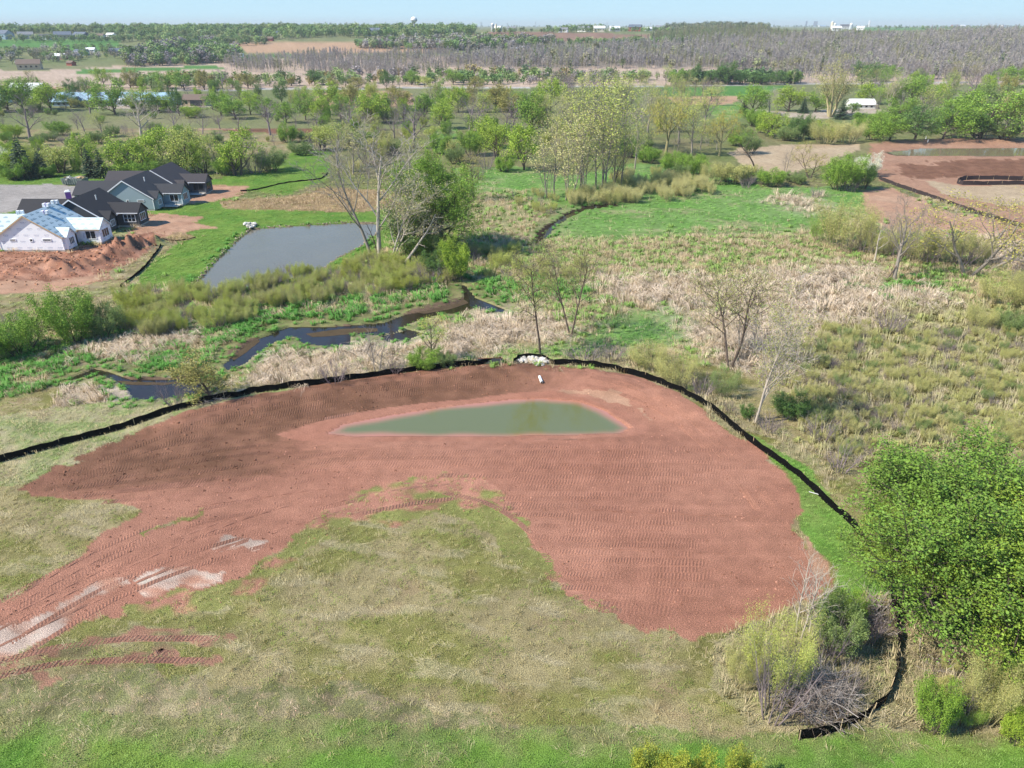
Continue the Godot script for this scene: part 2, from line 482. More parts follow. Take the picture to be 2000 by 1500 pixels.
	region("sandbar", "440,690 470,668 500,655 512,660 480,690 455,706", 0.6)
	region("sandbar", "215,735 330,736 365,728 370,738 300,748 240,748", 0.6)

# ---------------------------------------------------------------- plants
func turned(d: Vector3, by: float, round_: float) -> Vector3:
	var x := d.cross(Vector3(0.31, 0.17, 0.93)).normalized()
	var z := x.cross(d)
	return (d * cos(by) + (x * cos(round_) + z * sin(round_)) * sin(by)).normalized()

# pr: levels, kids [per level], angle [per level], ratio [per level], up (+ rises, - droops), wob, stems, spread, first (where limbs begin), r0, leaf [per tip, size, reach], girth
func grow_plant(pr: Dictionary, seed_: int) -> Dictionary:
	var r := RandomNumberGenerator.new()
	r.seed = seed_
	var wood := MB.new()
	var tips := []
	var stack := []
	var stems: int = pr.get("stems", 1)
	for s in stems:
		var a := TAU * (s + r.randf() * 0.7) / stems
		var lean: float = pr.get("spread", 0.05) * (r.randf_range(0.5, 1.1) if stems > 1 else 1.0)
		var off: float = 0.0 if stems == 1 else pr.get("apart", 0.03)
		stack.append([Vector3(cos(a) * off, -0.02, sin(a) * off), Vector3(cos(a) * sin(lean), cos(lean), sin(a) * sin(lean)), r.randf_range(0.85, 1.1) * (pr.trunk if stems == 1 or s == 0 else pr.trunk * r.randf_range(0.65, 1.0)), pr.r0, 0])
	var bark := Color(1, 1, 1)
	while stack.size():
		var g: Array = stack.pop_back()
		var p: Vector3 = g[0]
		var d: Vector3 = g[1]
		var l: float = g[2]
		var rad: float = g[3]
		var lvl: int = g[4]
		var k := 6 if lvl == 0 else (4 if lvl == 1 else 3)
		if lvl >= 3:
			k = 2
		var pts := [p]
		var rr := [rad]
		var up: float = pr.up if lvl < 2 else pr.get("up2", pr.up)
		for q in k:
			var w: float = pr.wob * (0.5 if lvl == 0 else 1.0)
			d = (d + Vector3(r.randf_range(-w, w), r.randf_range(-w, w) + up, r.randf_range(-w, w))).normalized()
			p += d * l / k
			pts.append(p)
			rr.append(rad * (1.0 - 0.72 * (q + 1) / k))
		if lvl == 0 and pr.has("flare"):
			rr[0] = rad * 1.5
		var sides := 7 if lvl == 0 else (5 if lvl == 1 else 3)
		var shade := 1.0 if lvl < 2 else 1.08
		wood.tube(pts, rr, sides, Color(shade, shade, shade))
		if lvl >= pr.levels - 1:
			tips.append(pts[k]); tips.append(pts[k - 1])
			if k > 2:
				tips.append(pts[1])
		if lvl < pr.levels:
			var n: int = pr.kids[lvl]
			var f0: float = pr.first if lvl == 0 else 0.25
			var ph := r.randf() * TAU
			for c in n:
				var f := clampf(lerpf(f0, 1.0, (c + r.randf_range(0.2, 0.9)) / n), 0.0, 0.999)
				var x := f * k
				var b := int(x)
				var at: Vector3 = pts[b].lerp(pts[b + 1], x - b)
				var dd: Vector3 = (pts[b + 1] - pts[b]).normalized()
				var nd := turned(dd, pr.angle[lvl] * r.randf_range(0.7, 1.25), ph + c * 2.4 + r.randf_range(-0.4, 0.4))
				var cl: float = l * pr.ratio[lvl] * r.randf_range(0.7, 1.2) * (1.15 - pr.get("taper", 0.45) * f)
				stack.append([at, nd, cl, maxf(rad * (1.0 - 0.72 * f) * 0.62, 0.0012), lvl + 1])
	var leaf := MB.new()
	var lo := Vector3(9, 9, 9)
	var hi := -lo
	for q in wood.v:
		lo = lo.min(q); hi = hi.max(q)
	if pr.has("leaf"):
		var per: float = pr.leaf[0]
		var size: float = pr.leaf[1]
		var reach: float = pr.leaf[2]
		for tp in tips:
			var m := int(per) + (1 if r.randf() < per - int(per) else 0)
			var warm := r.randf_range(0.62, 1.24)
			for q in m:
				var o := Vector3(r.randfn(), r.randfn(), r.randfn()) * reach * 0.6
				var at: Vector3 = tp + o
				var a := Vector3(r.randf_range(-1, 1), r.randf_range(-0.6, 0.6), r.randf_range(-1, 1)).normalized()
				var b := a.cross(Vector3(r.randf_range(-1, 1), r.randf_range(-0.5, 1), r.randf_range(-1, 1))).normalized()
				var s := size * r.randf_range(0.6, 1.3)
				var g := warm * r.randf_range(0.8, 1.15)
				var col := Color(g * r.randf_range(0.88, 1.12), g, g * r.randf_range(0.7, 1.1))
				if pr.has("droop"):
					a = Vector3(a.x * 0.3, -1, a.z * 0.3).normalized()
					b = a.cross(Vector3(b.x, 0.1, b.z)).normalized()
					leaf.quad(at, at + a * s * 1.1 + b * s * 0.22, at + a * s * 2.4, at + a * s * 1.1 - b * s * 0.22, col)
				else:
					leaf.quad(at - a * s, at - b * s * 0.62, at + a * s, at + b * s * 0.62, col)
		for q in leaf.v:
			lo = lo.min(q); hi = hi.max(q)
	var h := hi.y
	for m in [wood, leaf]:
		for q in m.v.size():
			m.v[q] /= h
	return {"wood": wood.mesh(), "leaf": leaf.mesh() if leaf.v.size() else null, "wide": (hi.x - lo.x + hi.z - lo.z) * 0.5 / h * (0.95 if stems > 8 else 0.74)}

func grow_spruce(seed_: int, tiers: int) -> Dictionary:
	var r := RandomNumberGenerator.new()
	r.seed = seed_
	var wood := MB.new()
	wood.tube([Vector3(0, -0.02, 0), Vector3(0, 0.5, 0), Vector3(0, 0.99, 0)], [0.02, 0.012, 0.002], 6)
	var leaf := MB.new()
	for k in tiers:
		var f := float(k) / tiers
		var y := 0.07 + 0.9 * f
		var rad := 0.21 * pow(1.0 - f, 0.8) + 0.012
		var n := int(6 + 9 * (1.0 - f))
		for b in n:
			var a := TAU * (b + r.randf()) / n
			var l := rad * r.randf_range(0.75, 1.15)
			var o := Vector3(cos(a), 0, sin(a))
			var s := Vector3(-o.z, 0, o.x)
			var p := Vector3(0, y + r.randf_range(-0.012, 0.012), 0)
			for q in 4:
				var t0 := l * (0.12 + q * 0.22)
				var t1 := t0 + l * 0.34
				var w := l * 0.24 * (1.0 - 0.15 * q)
				var g := r.randf_range(0.7, 1.2) * (1.0 + 0.1 * q)
				var y0 := p + o * t0 + Vector3(0, -0.22 * t0, 0)
				var y1 := p + o * t1 + Vector3(0, -0.22 * t1 - 0.012 * r.randf(), 0)
				for z in [-1, 1]:
					leaf.quad(y0, y0.lerp(y1, 0.5) + s * z * w + Vector3(0, -0.02, 0), y1, y0.lerp(y1, 0.5) + Vector3(0, 0.008, 0), Color(g, g, g))
	return {"wood": wood.mesh(), "leaf": leaf.mesh(), "wide": 0.44}

const BRIGHT := {"levels": 3, "trunk": 0.5, "kids": [9, 5, 4], "angle": [0.85, 0.75, 0.8], "ratio": [0.75, 0.55, 0.5], "up": 0.06, "wob": 0.16, "first": 0.28, "r0": 0.022}

func plant_kinds() -> void:
	var K := {}
	# kind: [parameters, how many forms]
	K["leafy"] = [BRIGHT.merged({"kids": [13, 5, 4], "angle": [1.0, 0.75, 0.8], "first": 0.1, "ratio": [0.72, 0.55, 0.5], "taper": 0.4, "up": 0.05, "leaf": [8.5, 0.012, 0.044]}, true), 6]
	K["grove"] = [BRIGHT.merged({"kids": [7, 5, 4], "stems": 3, "spread": 0.28, "apart": 0.05, "leaf": [5.0, 0.0115, 0.042], "trunk": 0.55, "first": 0.15}, true), 4]
	K["sparse"] = [BRIGHT.merged({"trunk": 0.8, "kids": [13, 5, 4], "angle": [0.55, 0.6, 0.7], "ratio": [0.42, 0.5, 0.5], "first": 0.3, "up": 0.1, "r0": 0.014, "leaf": [3.4, 0.0064, 0.036]}, true), 5]
	K["aspen"] = [BRIGHT.merged({"stems": 4, "apart": 0.09, "spread": 0.14, "trunk": 0.85, "kids": [10, 5, 3], "angle": [0.5, 0.6, 0.7], "ratio": [0.36, 0.5, 0.5], "first": 0.16, "up": 0.1, "r0": 0.006, "leaf": [2.4, 0.0054, 0.035]}, true), 4]
	K["golden"] = [BRIGHT.merged({"trunk": 0.45, "kids": [8, 6, 5], "ratio": [0.85, 0.6, 0.55], "up": 0.05, "up2": -0.12, "leaf": [4.5, 0.010, 0.028], "droop": true}, true), 3]
	K["vase"] = [BRIGHT.merged({"stems": 4, "apart": 0.02, "spread": 0.3, "trunk": 0.62, "kids": [8, 6, 4], "angle": [0.5, 0.6, 0.7], "ratio": [0.5, 0.5, 0.5], "up": 0.05, "r0": 0.014, "leaf": [3.4, 0.0048, 0.032]}, true), 2]
	K["bare"] = [{"levels": 4, "trunk": 0.62, "kids": [8, 6, 5, 3], "angle": [0.65, 0.65, 0.7, 0.7], "ratio": [0.62, 0.55, 0.5, 0.5], "up": 0.08, "wob": 0.16, "first": 0.28, "r0": 0.017}, 5]
	K["twiggy"] = [{"levels": 3, "stems": 12, "apart": 0.12, "spread": 0.55, "trunk": 0.7, "kids": [6, 4, 3], "angle": [0.5, 0.6, 0.6], "ratio": [0.45, 0.5, 0.5], "up": 0.06, "wob": 0.14, "first": 0.2, "r0": 0.010}, 4]
	K["willow"] = [{"levels": 2, "stems": 22, "apart": 0.22, "spread": 0.5, "trunk": 0.8, "kids": [8, 4], "angle": [0.4, 0.5], "ratio": [0.35, 0.45], "up": 0.07, "wob": 0.12, "first": 0.25, "r0": 0.008, "leaf": [11.0, 0.0064, 0.07]}, 5]
	K["bush"] = [{"levels": 2, "stems": 11, "apart": 0.16, "spread": 0.7, "trunk": 0.7, "kids": [8, 5], "angle": [0.6, 0.7], "ratio": [0.5, 0.5], "up": 0.07, "wob": 0.15, "first": 0.15, "r0": 0.012, "leaf": [15.0, 0.0115, 0.055]}, 5]
	K["sapling"] = [{"levels": 3, "stems": 2, "apart": 0.03, "spread": 0.1, "trunk": 0.85, "kids": [14, 4, 2], "angle": [0.6, 0.6, 0.6], "ratio": [0.3, 0.5, 0.5], "up": 0.06, "wob": 0.1, "first": 0.2, "r0": 0.009}, 2]
	K["snag"] = [{"levels": 2, "trunk": 0.9, "kids": [6, 3], "angle": [0.9, 0.7], "ratio": [0.3, 0.4], "up": 0.05, "wob": 0.2, "first": 0.4, "r0": 0.015}, 3]
	K["crooked"] = [{"levels": 4, "stems": 2, "apart": 0.02, "spread": 0.5, "trunk": 0.6, "kids": [6, 5, 4, 3], "angle": [0.75, 0.8, 0.8, 0.8], "ratio": [0.6, 0.55, 0.5, 0.5], "up": 0.03, "wob": 0.3, "first": 0.3, "r0": 0.014, "leaf": [1.8, 0.006, 0.03]}, 3]
	K["tall"] = [{"levels": 3, "trunk": 0.86, "kids": [14, 6, 4], "angle": [0.7, 0.65, 0.7], "ratio": [0.26, 0.5, 0.5], "up": 0.05, "wob": 0.14, "first": 0.42, "r0": 0.0095, "taper": 0.2, "leaf": [6.0, 0.0038, 0.034]}, 3]
	K["forked"] = [{"levels": 3, "stems": 2, "apart": 0.004, "spread": 0.26, "trunk": 0.85, "kids": [11, 6, 4], "angle": [0.6, 0.65, 0.7], "ratio": [0.34, 0.5, 0.5], "up": 0.05, "wob": 0.16, "first": 0.42, "r0": 0.0105, "taper": 0.2, "leaf": [5.0, 0.0038, 0.036]}, 2]
	K["pale"] = [{"levels": 4, "stems": 2, "apart": 0.006, "spread": 0.12, "trunk": 0.75, "kids": [9, 6, 4, 3], "angle": [0.5, 0.55, 0.6, 0.7], "ratio": [0.45, 0.55, 0.5, 0.5], "up": 0.1, "wob": 0.12, "first": 0.25, "r0": 0.007, "leaf": [1.6, 0.0036, 0.026]}, 3]
	K["cottonwood"] = [{"levels": 4, "trunk": 0.75, "kids": [7, 6, 4, 3], "angle": [0.42, 0.5, 0.6, 0.7], "ratio": [0.55, 0.5, 0.5, 0.5], "up": 0.08, "wob": 0.12, "first": 0.3, "r0": 0.010}, 3]
	K["great"] = [BRIGHT.merged({"levels": 3, "trunk": 0.5, "kids": [14, 9, 6], "ratio": [0.8, 0.6, 0.5], "first": 0.15, "stems": 2, "apart": 0.05, "spread": 0.3, "leaf": [20.0, 0.0047, 0.02]}, true), 2]
	for kind in K:
		protos[kind] = []
		for f in K[kind][1]:
			protos[kind].append(grow_plant(K[kind][0], hash(kind) % 10000 + f * 77))
	protos["spruce"] = [grow_spruce(5, 20), grow_spruce(9, 17)]
	for w in [["bark_grey", "8f867c"], ["bark_dark", "5d5047"], ["bark_pale", "b3a99c"], ["bark_tan", "a39a74"], ["bark_violet", "85787a"], ["bark_olive", "8c8660"]]:
		mat(w[0], w[1], 0.95, {"vertex_color_use_as_albedo": true})
	for w in [["green", "88aa3e"], ["fresh", "a2bb40"], ["deep", "5f823c"], ["dull", "84995a"], ["lime", "bcc466"], ["straw", "d0c98e"], ["olive", "bbb974"], ["rust", "a39c58"], ["gold", "bcb45c"], ["needle", "3e5438"], ["white", "eceadf"], ["silver", "a8b45c"], ["spring", "a3a95c"], ["maple", "719235"], ["maple_gold", "89a439"], ["sun", "abb244"]]:
		mat("leaf_" + w[0], w[1], 0.75, {"vertex_color_use_as_albedo": true, "backlight_enabled": true, "backlight": Color(0.4, 0.45, 0.3)})

const LOOKS := {"green": "green", "fresh": "bright green", "deep": "dark green", "dull": "dull green", "lime": "yellow green", "spring": "yellow green", "maple": "green", "maple_gold": "yellow green", "straw": "straw coloured", "olive": "olive", "rust": "rusty", "gold": "golden", "sun": "bright yellow green", "": "", "needle": "dark"}
var landmarks := []

func find_landmarks() -> void:
	for s: String in ["1812 1136 the big dark maple", "1474 826 the white trunked leaning tree", "1737 645 the grey bush in the straw", "1955 592 the wide edge bush", "1424 722 the forked tree", "1040 712 the white rocks", "893 548 the bright round bush", "742 508 the cottonwoods", "240 556 the sagging fence", "146 664 the big bushy shrub", "490 442 the pond corner rocks", "190 347 the twin spruces", "100 385 the gravel court", "334 340 the farthest roof", "924 392 the lone small tree", "1150 374 the tallest aspens", "1120 410 the narrow channel", "1300 302 the golden willow", "1622 228 the huge pale willow", "1678 212 the trailer home", "1850 285 the far pond", "1690 343 the white blossoms", "1582 348 the dark crooked tree", "1550 300 the tan field", "1645 486 the soil edge bush", "1890 538 the crooked willow", "230 204 the blue roof", "385 206 the open shed", "275 270 the pale bare tree", "58 272 the wide bare tree", "540 250 the brown strip", "808 290 the violet bare tree", "880 270 the grass lane", "1024 333 the dark round tree", "1420 178 the green far field", "1818 1424 the upright bright bush", "1735 1350 the fence curve", "1330 778 the curved fence", "200 150 the pale marsh", "615 166 the round dark road tree", "755 173 the slim dark road tree", "1420 166 the dark road trees", "843 714 the small fence tree", "345 800 the left creek bend", "560 560 the pond's near shore", "1512 1345 the pale bush", "265 338 the wide bright tree", "465 343 the tall bright clump", "226 224 the largest round tree", "15 216 the left end tree", "376 230 the bright low bush", "597 234 the dark trunked tree", "680 266 the wide violet tree", "725 242 the bright middle tree", "915 268 the right violet tree", "968 218 the orange green tree", "1075 220 the tall road tree", "922 304 the lane corner bush", "1405 304 the second willow", "1248 284 the pale grey tree", "1735 216 the pale thin tree", "1912 272 the massive bright tree", "1785 278 the dark pond tree", "1998 262 the right edge tree", "1507 268 the round drive bush", "1540 218 the bright drive tree", "562 278 the lone olive bush", "118 264 the green rough bush", "804 166 the green road tree", "1640 371 the big corner bush", "1507 363 the round meadow bush"]:
		var q: PackedStringArray = s.split(" ", false, 2)
		landmarks.append([survey(float(q[0]), float(q[1])), q[2]])

func tell_apart(kind: String, leaf: String, p: Vector3, h: float, typical: float) -> String:
	var near := []
	for l in landmarks:
		var e: float = l[0].distance_squared_to(p)
		if e > 0.3:
			near.append([e, l])
	near.sort_custom(func(m, n): return m[0] < n[0])
	var size := "tall" if h > typical * 1.12 else ("small" if h < typical * 0.88 else "middling")
	var look: String = LOOKS.get(leaf if leaf else str(KIND[kind][4]).trim_prefix("leaf_"), "")
	var what := ("%s %s" % [look, KIND[kind][0].replace("_", " ")]).replace("green leafy", "leafy green").strip_edges()
	var label := "%s %s %s" % [size, what, side_of(near[0], p)]
	for k in [1, 2, 3]:
		if not labels_given.has(label):
			break
		label = "%s %s %s and %s" % [size, what, side_of(near[0], p), side_of(near[k], p)]
		if label.split(" ").size() > 16:
			label = "%s %s and %s" % [what, side_of(near[0], p), side_of(near[k], p)]
		if label.split(" ").size() > 16:
			label = "%s %s" % [what, side_of(near[k], p)]
	labels_given[label] = true
	return label
var labels_given := {}

func side_of(m: Array, p: Vector3) -> String:
	var mark: Array = m[1]
	var dx: float = p.x - mark[0].x
	var dd: float = mark[0].z - p.z
	var side := ("right of" if dx > 0 else "left of") if absf(dx) > absf(dd) else ("behind" if dd > 0 else "in front of")
	if m[0] < 9.0:
		side = "close " + side if side != "in front of" else "just in front of"
	elif m[0] > 900.0:
		side = "well " + side if side != "in front of" else "far in front of"
	return side + " " + mark[1]

# kind: name, category, crown part, bark, leaf
var KIND := {
	"leafy": ["leafy_tree", "tree", "crown", "bark_dark", "leaf_green"], "grove": ["leafy_tree", "tree", "crown", "bark_dark", "leaf_green"], "sparse": ["young_leaf_tree", "tree", "crown", "bark_grey", "leaf_lime"],
	"aspen": ["aspen_tree", "tree", "crown", "bark_grey", "leaf_lime"], "golden": ["willow_tree", "tree", "crown", "bark_olive", "leaf_gold"], "vase": ["willow_tree", "tree", "crown", "bark_tan", "leaf_straw"],
	"bare": ["bare_tree", "tree", "", "bark_violet", ""], "twiggy": ["twiggy_shrub", "shrub", "", "bark_violet", ""], "willow": ["willow_shrub", "shrub", "foliage", "bark_tan", "leaf_olive"], "bush": ["leafy_bush", "bush", "foliage", "bark_dark", "leaf_green"],
	"sapling": ["bare_sapling", "sapling", "", "bark_grey", ""], "snag": ["dead_tree", "tree", "", "bark_grey", ""], "crooked": ["crooked_tree", "tree", "crown", "bark_dark", "leaf_gold"], "tall": ["slender_tree", "tree", "crown", "bark_dark", "leaf_lime"],
	"forked": ["forked_tree", "tree", "crown", "bark_dark", "leaf_spring"],
	"pale": ["pale_bark_tree", "tree", "crown", "bark_pale", "leaf_straw"], "cottonwood": ["bare_cottonwood", "tree", "", "bark_pale", ""], "great": ["great_maple", "tree", "crown", "bark_dark", "leaf_fresh"], "spruce": ["spruce_tree", "tree", "crown", "bark_dark", "leaf_needle"],
}

func plant(kind: String, at: Vector3, h: float, w: float, label: String, group := "", leaf := "", lean := 0.0, form := -1, bark := "") -> Node3D:
	var k: Array = KIND[kind]
	var forms: Array = protos[kind]
	var f: Dictionary = forms[rng.randi() % forms.size() if form < 0 else form % forms.size()]
	var o := thing(k[0], label, k[1], at, rng.randf() * TAU if lean == 0.0 else 0.0, group)
	var sx: float = clampf(w / f.wide, h * 0.45, h * (1.7 if k[1] == "tree" and kind != "great" else 2.2))
	o.scale = Vector3(sx, h, sx)
	part("trunk" if k[1] == "tree" or k[1] == "sapling" else "stems", f.wood, mats[bark if bark else k[3]], o)
	if f.leaf:
		part(k[2], f.leaf, mats["leaf_" + leaf if leaf else k[4]], o)
	if lean != 0.0:
		o.rotation.z = lean
	return o

func plants(table: String) -> void:
	var group := ""
	var common := ""
	for line in table.split("\n", false):
		line = line.strip_edges()
		if line == "":
			continue
		if line.begins_with("#"):
			var g := line.substr(1).split("|")
			group = g[0].strip_edges()
			common = g[1].strip_edges() if g.size() > 1 else ""
			continue
		var s := line.split("|")
		var q := s[0].split(" ", false)
		var p := survey(float(q[1]), float(q[2]))
		var h := height_to(p, float(q[3]))
		var w := metres(float(q[4]), p)
		if p.z < -115.0:
			h *= 1.12
			w *= 1.12
		p.y = ground_y(p.x, -p.z) if -p.z < 320.0 else p.y
		var leaf := q[5] if q.size() > 5 and q[5] != "-" else ""
		var lean := float(q[6]) if q.size() > 6 else 0.0
		var bark := q[7] if q.size() > 7 else ""
		var what: String = s[1].strip_edges() if s.size() > 1 else tell_apart(q[0], leaf, p, h, 4.0 if KIND[q[0]][1] != "tree" else 11.0)
		plant(q[0], p, maxf(h, 0.4), w, what, group, leaf, lean, -1, bark)

# ---------------------------------------------------------------- buildings
func add_window(house: Node3D, at: Vector3, across: Vector3, w: float, h: float, cols: int, rows: int, frame: Material) -> void:
	var out_ := across.cross(Vector3.UP).normalized()
	var f := MB.new()
	var b := 0.11
	var bs := Basis(across, Vector3.UP, out_)
	for s in [-1, 1]:
		f.box(at + across * s * (w * 0.5 + b * 0.5) + out_ * 0.03, Vector3(b, h + b * 2, 0.1), 0.0, Color.WHITE, bs)
		f.box(at + Vector3.UP * s * (h * 0.5 + b * 0.5) + out_ * 0.03, Vector3(w, b, 0.1), 0.0, Color.WHITE, bs)
	for c in range(1, cols):
		f.box(at + across * (w * c / cols - w * 0.5) + out_ * 0.03, Vector3(0.09, h, 0.09), 0.0, Color.WHITE, bs)
	for c in range(1, rows):
		f.box(at + Vector3.UP * (h * c / rows - h * 0.5) + out_ * 0.028, Vector3(w, 0.06, 0.08), 0.0, Color.WHITE, bs)
	var win := part("window", f.mesh(), frame, house)
	for c in cols:
		var g := MB.new()
		g.box(at + across * (w * (c + 0.5) / cols - w * 0.5) + out_ * 0.012, Vector3(w / cols - 0.02, h, 0.02), 0.0, Color.WHITE, bs)
		part("pane", g.mesh(), mats["glass_dark"], win)

func gable_x(mb: MB, x0: float, x1: float, zc: float, hw: float, eave: float, top: float, over: float, th: float) -> void:  # roof with its ridge along x
	var sl := (top - eave) / hw
	var ez := hw + over
	var ey := eave - over * sl
	mb.slab(Vector3(x0, ey, zc + ez), Vector3(x1, ey, zc + ez), Vector3(x1, top, zc), Vector3(x0, top, zc), th)
	mb.slab(Vector3(x0, top, zc), Vector3(x1, top, zc), Vector3(x1, ey, zc - ez), Vector3(x0, ey, zc - ez), th)

func build_house(p: Dictionary) -> Node3D:
	var o := thing("house", p.label, "house", p.at, 0.0, "new houses in a row")
	var w: float = 6.2
	var l: float = p.long
	var wh := 3.0
	var top := 7.0
	var wall: Material = p.wall
	var roof: Material = p.roof
	var trim: Material = p.trim
	var sl := (top - wh) / w
	# bodies
	var m := MB.new()
	m.prism_z([Vector2(-w, 0.35), Vector2(w, 0.35), Vector2(w, wh), Vector2(0, top), Vector2(-w, wh)], 0.0, -l)
	part("wall", m.mesh(), wall, o)
	var fd := MB.new()
	fd.box(Vector3(0, 0.0, -l * 0.5), Vector3(w * 2 - 0.06, 0.7, l - 0.06))
	fd.box(Vector3(w + 2.0, 0.0, -7.6), Vector3(5.0, 0.7, 4.34))
	part("foundation", fd.mesh(), mats["concrete"], o)
	var wing := MB.new()      # the sun room on the pond side
	var zc := -7.6
	for s in [0]:
		wing.prism_z([Vector2(-2.2, 0.35), Vector2(2.2, 0.35), Vector2(2.2, 3.1), Vector2(0, 4.75), Vector2(-2.2, 3.1)], 0.0, -5.2)
	var spun := Basis(Vector3.UP, -PI / 2.0)
	for q in wing.v.size():
		wing.v[q] = spun * wing.v[q] + Vector3(w + 4.6 - 5.2, 0, zc)
		wing.n[q] = spun * wing.n[q]
	part("wing_wall", wing.mesh(), wall, o)
	var bay := MB.new()       # shallow gabled bay at the front corner
	bay.prism_z([Vector2(-1.5, 0.35), Vector2(1.5, 0.35), Vector2(1.5, 2.9), Vector2(0, 4.2), Vector2(-1.5, 2.9)], 0.0, -1.6)
	for q in bay.v.size():
		bay.v[q] = spun * bay.v[q] + Vector3(w + 0.75 - 1.6, 0, -1.9)
		bay.n[q] = spun * bay.n[q]
	part("bay_wall", bay.mesh(), wall, o)
	var gar := MB.new()       # the garage side
	gar.prism_z([Vector2(-3.6, 0.3), Vector2(3.6, 0.3), Vector2(3.6, 2.95), Vector2(0, 5.4), Vector2(-3.6, 2.95)], 0.0, -9.0)
	for q in gar.v.size():
		gar.v[q] = spun * gar.v[q] + Vector3(-w + 0.3 - 9.0, 0, -8.0)
		gar.n[q] = spun * gar.n[q]
	part("garage_wall", gar.mesh(), wall, o)
	# roofs
	var ov := 0.45
	var r := MB.new()
	var ex := w + ov
	var ey := wh - ov * sl
	var z0 := 0.4
	var z1 := -l - 0.4
	var up := Vector3(0, 0.24, 0)
	r.slab(Vector3(0, top, z0) + up, Vector3(0, top, z1) + up, Vector3(-ex, ey, z1) + up, Vector3(-ex, ey, z0) + up, 0.2)
	r.slab(Vector3(ex, ey, z0) + up, Vector3(ex, ey, z1) + up, Vector3(0, top, z1) + up, Vector3(0, top, z0) + up, 0.2)
	var main_roof := part("roof", r.mesh(), roof, o)
	var r2 := MB.new()
	gable_x(r2, 2.4, w + 4.95, zc, 2.2, 3.32, 4.98, 0.4, 0.18)
	part("wing_roof", r2.mesh(), p.get("roof2", roof), o)
	var r3 := MB.new()
	gable_x(r3, 3.6, w + 1.05, -1.9, 1.5, 3.1, 4.42, 0.3, 0.16)
	part("bay_roof", r3.mesh(), p.get("roof2", roof), o)
	var r4 := MB.new()
	gable_x(r4, -w - 9.1, -1.0, -8.0, 3.6, 3.18, 5.64, 0.4, 0.18)
	part("garage_roof", r4.mesh(), roof, o)
	# boards along the gable and the eaves
	for s in [-1, 1]:
		var bd := MB.new()
		var a := Vector3(s * ex, ey + 0.1, z0 + 0.022)
		var b := Vector3(0, top + 0.1, z0 + 0.022)
		var dn := Vector3(0, -0.16, 0)
		var upv := Vector3(0, 0.13, 0)
		if s > 0:
			bd.hexa([a + dn, a + dn + Vector3(0, 0, -0.04), b + dn + Vector3(0, 0, -0.04), b + dn, a + upv, a + upv + Vector3(0, 0, -0.04), b + upv + Vector3(0, 0, -0.04), b + upv])
		else:
			bd.hexa([b + dn, b + dn + Vector3(0, 0, -0.04), a + dn + Vector3(0, 0, -0.04), a + dn, b + upv, b + upv + Vector3(0, 0, -0.04), a + upv + Vector3(0, 0, -0.04), a + upv])
		part("gable_board", bd.mesh(), trim, o)
	var gu := MB.new()
	gu.box(Vector3(ex + 0.06, ey + 0.12, (z0 - 0.2 - 3.6) * 0.5 - 2.6), Vector3(0.12, 0.14, 3.0))
	gu.box(Vector3(w + 2.6, 3.1, zc + 2.2 + 0.46), Vector3(4.6, 0.15, 0.1))
	part("gutter", gu.mesh(), trim, o)
	var cn := MB.new()
	for q in [Vector3(w + 0.012, 1.65, 0.012), Vector3(w + 4.612, 1.7, zc + 2.212), Vector3(-w - 0.012, 1.65, 0.012), Vector3(w + 4.612, 1.7, zc - 2.212)]:
		cn.box(q, Vector3(0.14, 2.6, 0.14))
	part("corner_board", cn.mesh(), p.corner, o)
	# windows and the door
	add_window(o, Vector3(w + 2.75, 1.95, zc + 2.2), Vector3.RIGHT, p.win[0], 1.5, p.win[1], p.win[2], p.frame)
	add_window(o, Vector3(w + 4.6, 1.95, zc), Vector3(0, 0, -1), 2.4, 1.5, 3, 1, p.frame)
	add_window(o, Vector3(w + 0.75, 1.8, -1.9), Vector3(0, 0, -1), 1.5, 1.2, 3, 1, p.frame)
	add_window(o, Vector3(0.2, 2.3, 0.0), Vector3.RIGHT, 0.42, 0.42, 1, 1, p.frame)
	add_window(o, Vector3(3.3, 2.35, 0.0), Vector3.RIGHT, 1.5, 0.3, 1, 1, p.frame)
	if p.has("far_win"):
		add_window(o, Vector3(-3.4, 2.35, 0.0), Vector3.RIGHT, 1.0, 0.24, 1, 1, p.frame)
	var d := MB.new()
	d.box(Vector3(w + 0.03, 1.4, -4.6), Vector3(0.1, 2.1, 1.0))
	var door := part("door", d.mesh(), mats["glass_dark"], o)
	var hd := MB.new()
	hd.box(Vector3(w + 0.1, 1.35, -4.25), Vector3(0.05, 0.16, 0.05))
	part("handle", hd.mesh(), mats["concrete"], door)
	if p.has("vent"):
		var vp := MB.new()
		vp.tube([Vector3(2.2, 5.5, -6.2), Vector3(2.2, 6.7, -6.2)], [0.11, 0.11], 8)
		vp.tube([Vector3(2.2, 6.66, -6.2), Vector3(2.2, 6.86, -6.2)], [0.19, 0.12], 8)
		part("vent_pipe", vp.mesh(), mats["white_paint"], main_roof)
	if p.has("deck"):
		var dk := MB.new()
		dk.box(Vector3(w + 2.3, 0.42, -3.9), Vector3(4.4, 0.12, 2.8))
		part("porch_slab", dk.mesh(), mats["concrete"], o)
		var pl := MB.new()
		for q in [Vector3(w + 4.3, 1.0, -2.7), Vector3(w + 1.2, 1.0, -2.7)]:
			pl.box(q, Vector3(0.1, 1.1, 0.1))
		pl.box(Vector3(w + 2.75, 1.5, -2.7), Vector3(3.2, 0.07, 0.07))
		part("railing", pl.mesh(), mats["charcoal"], o)
	return o

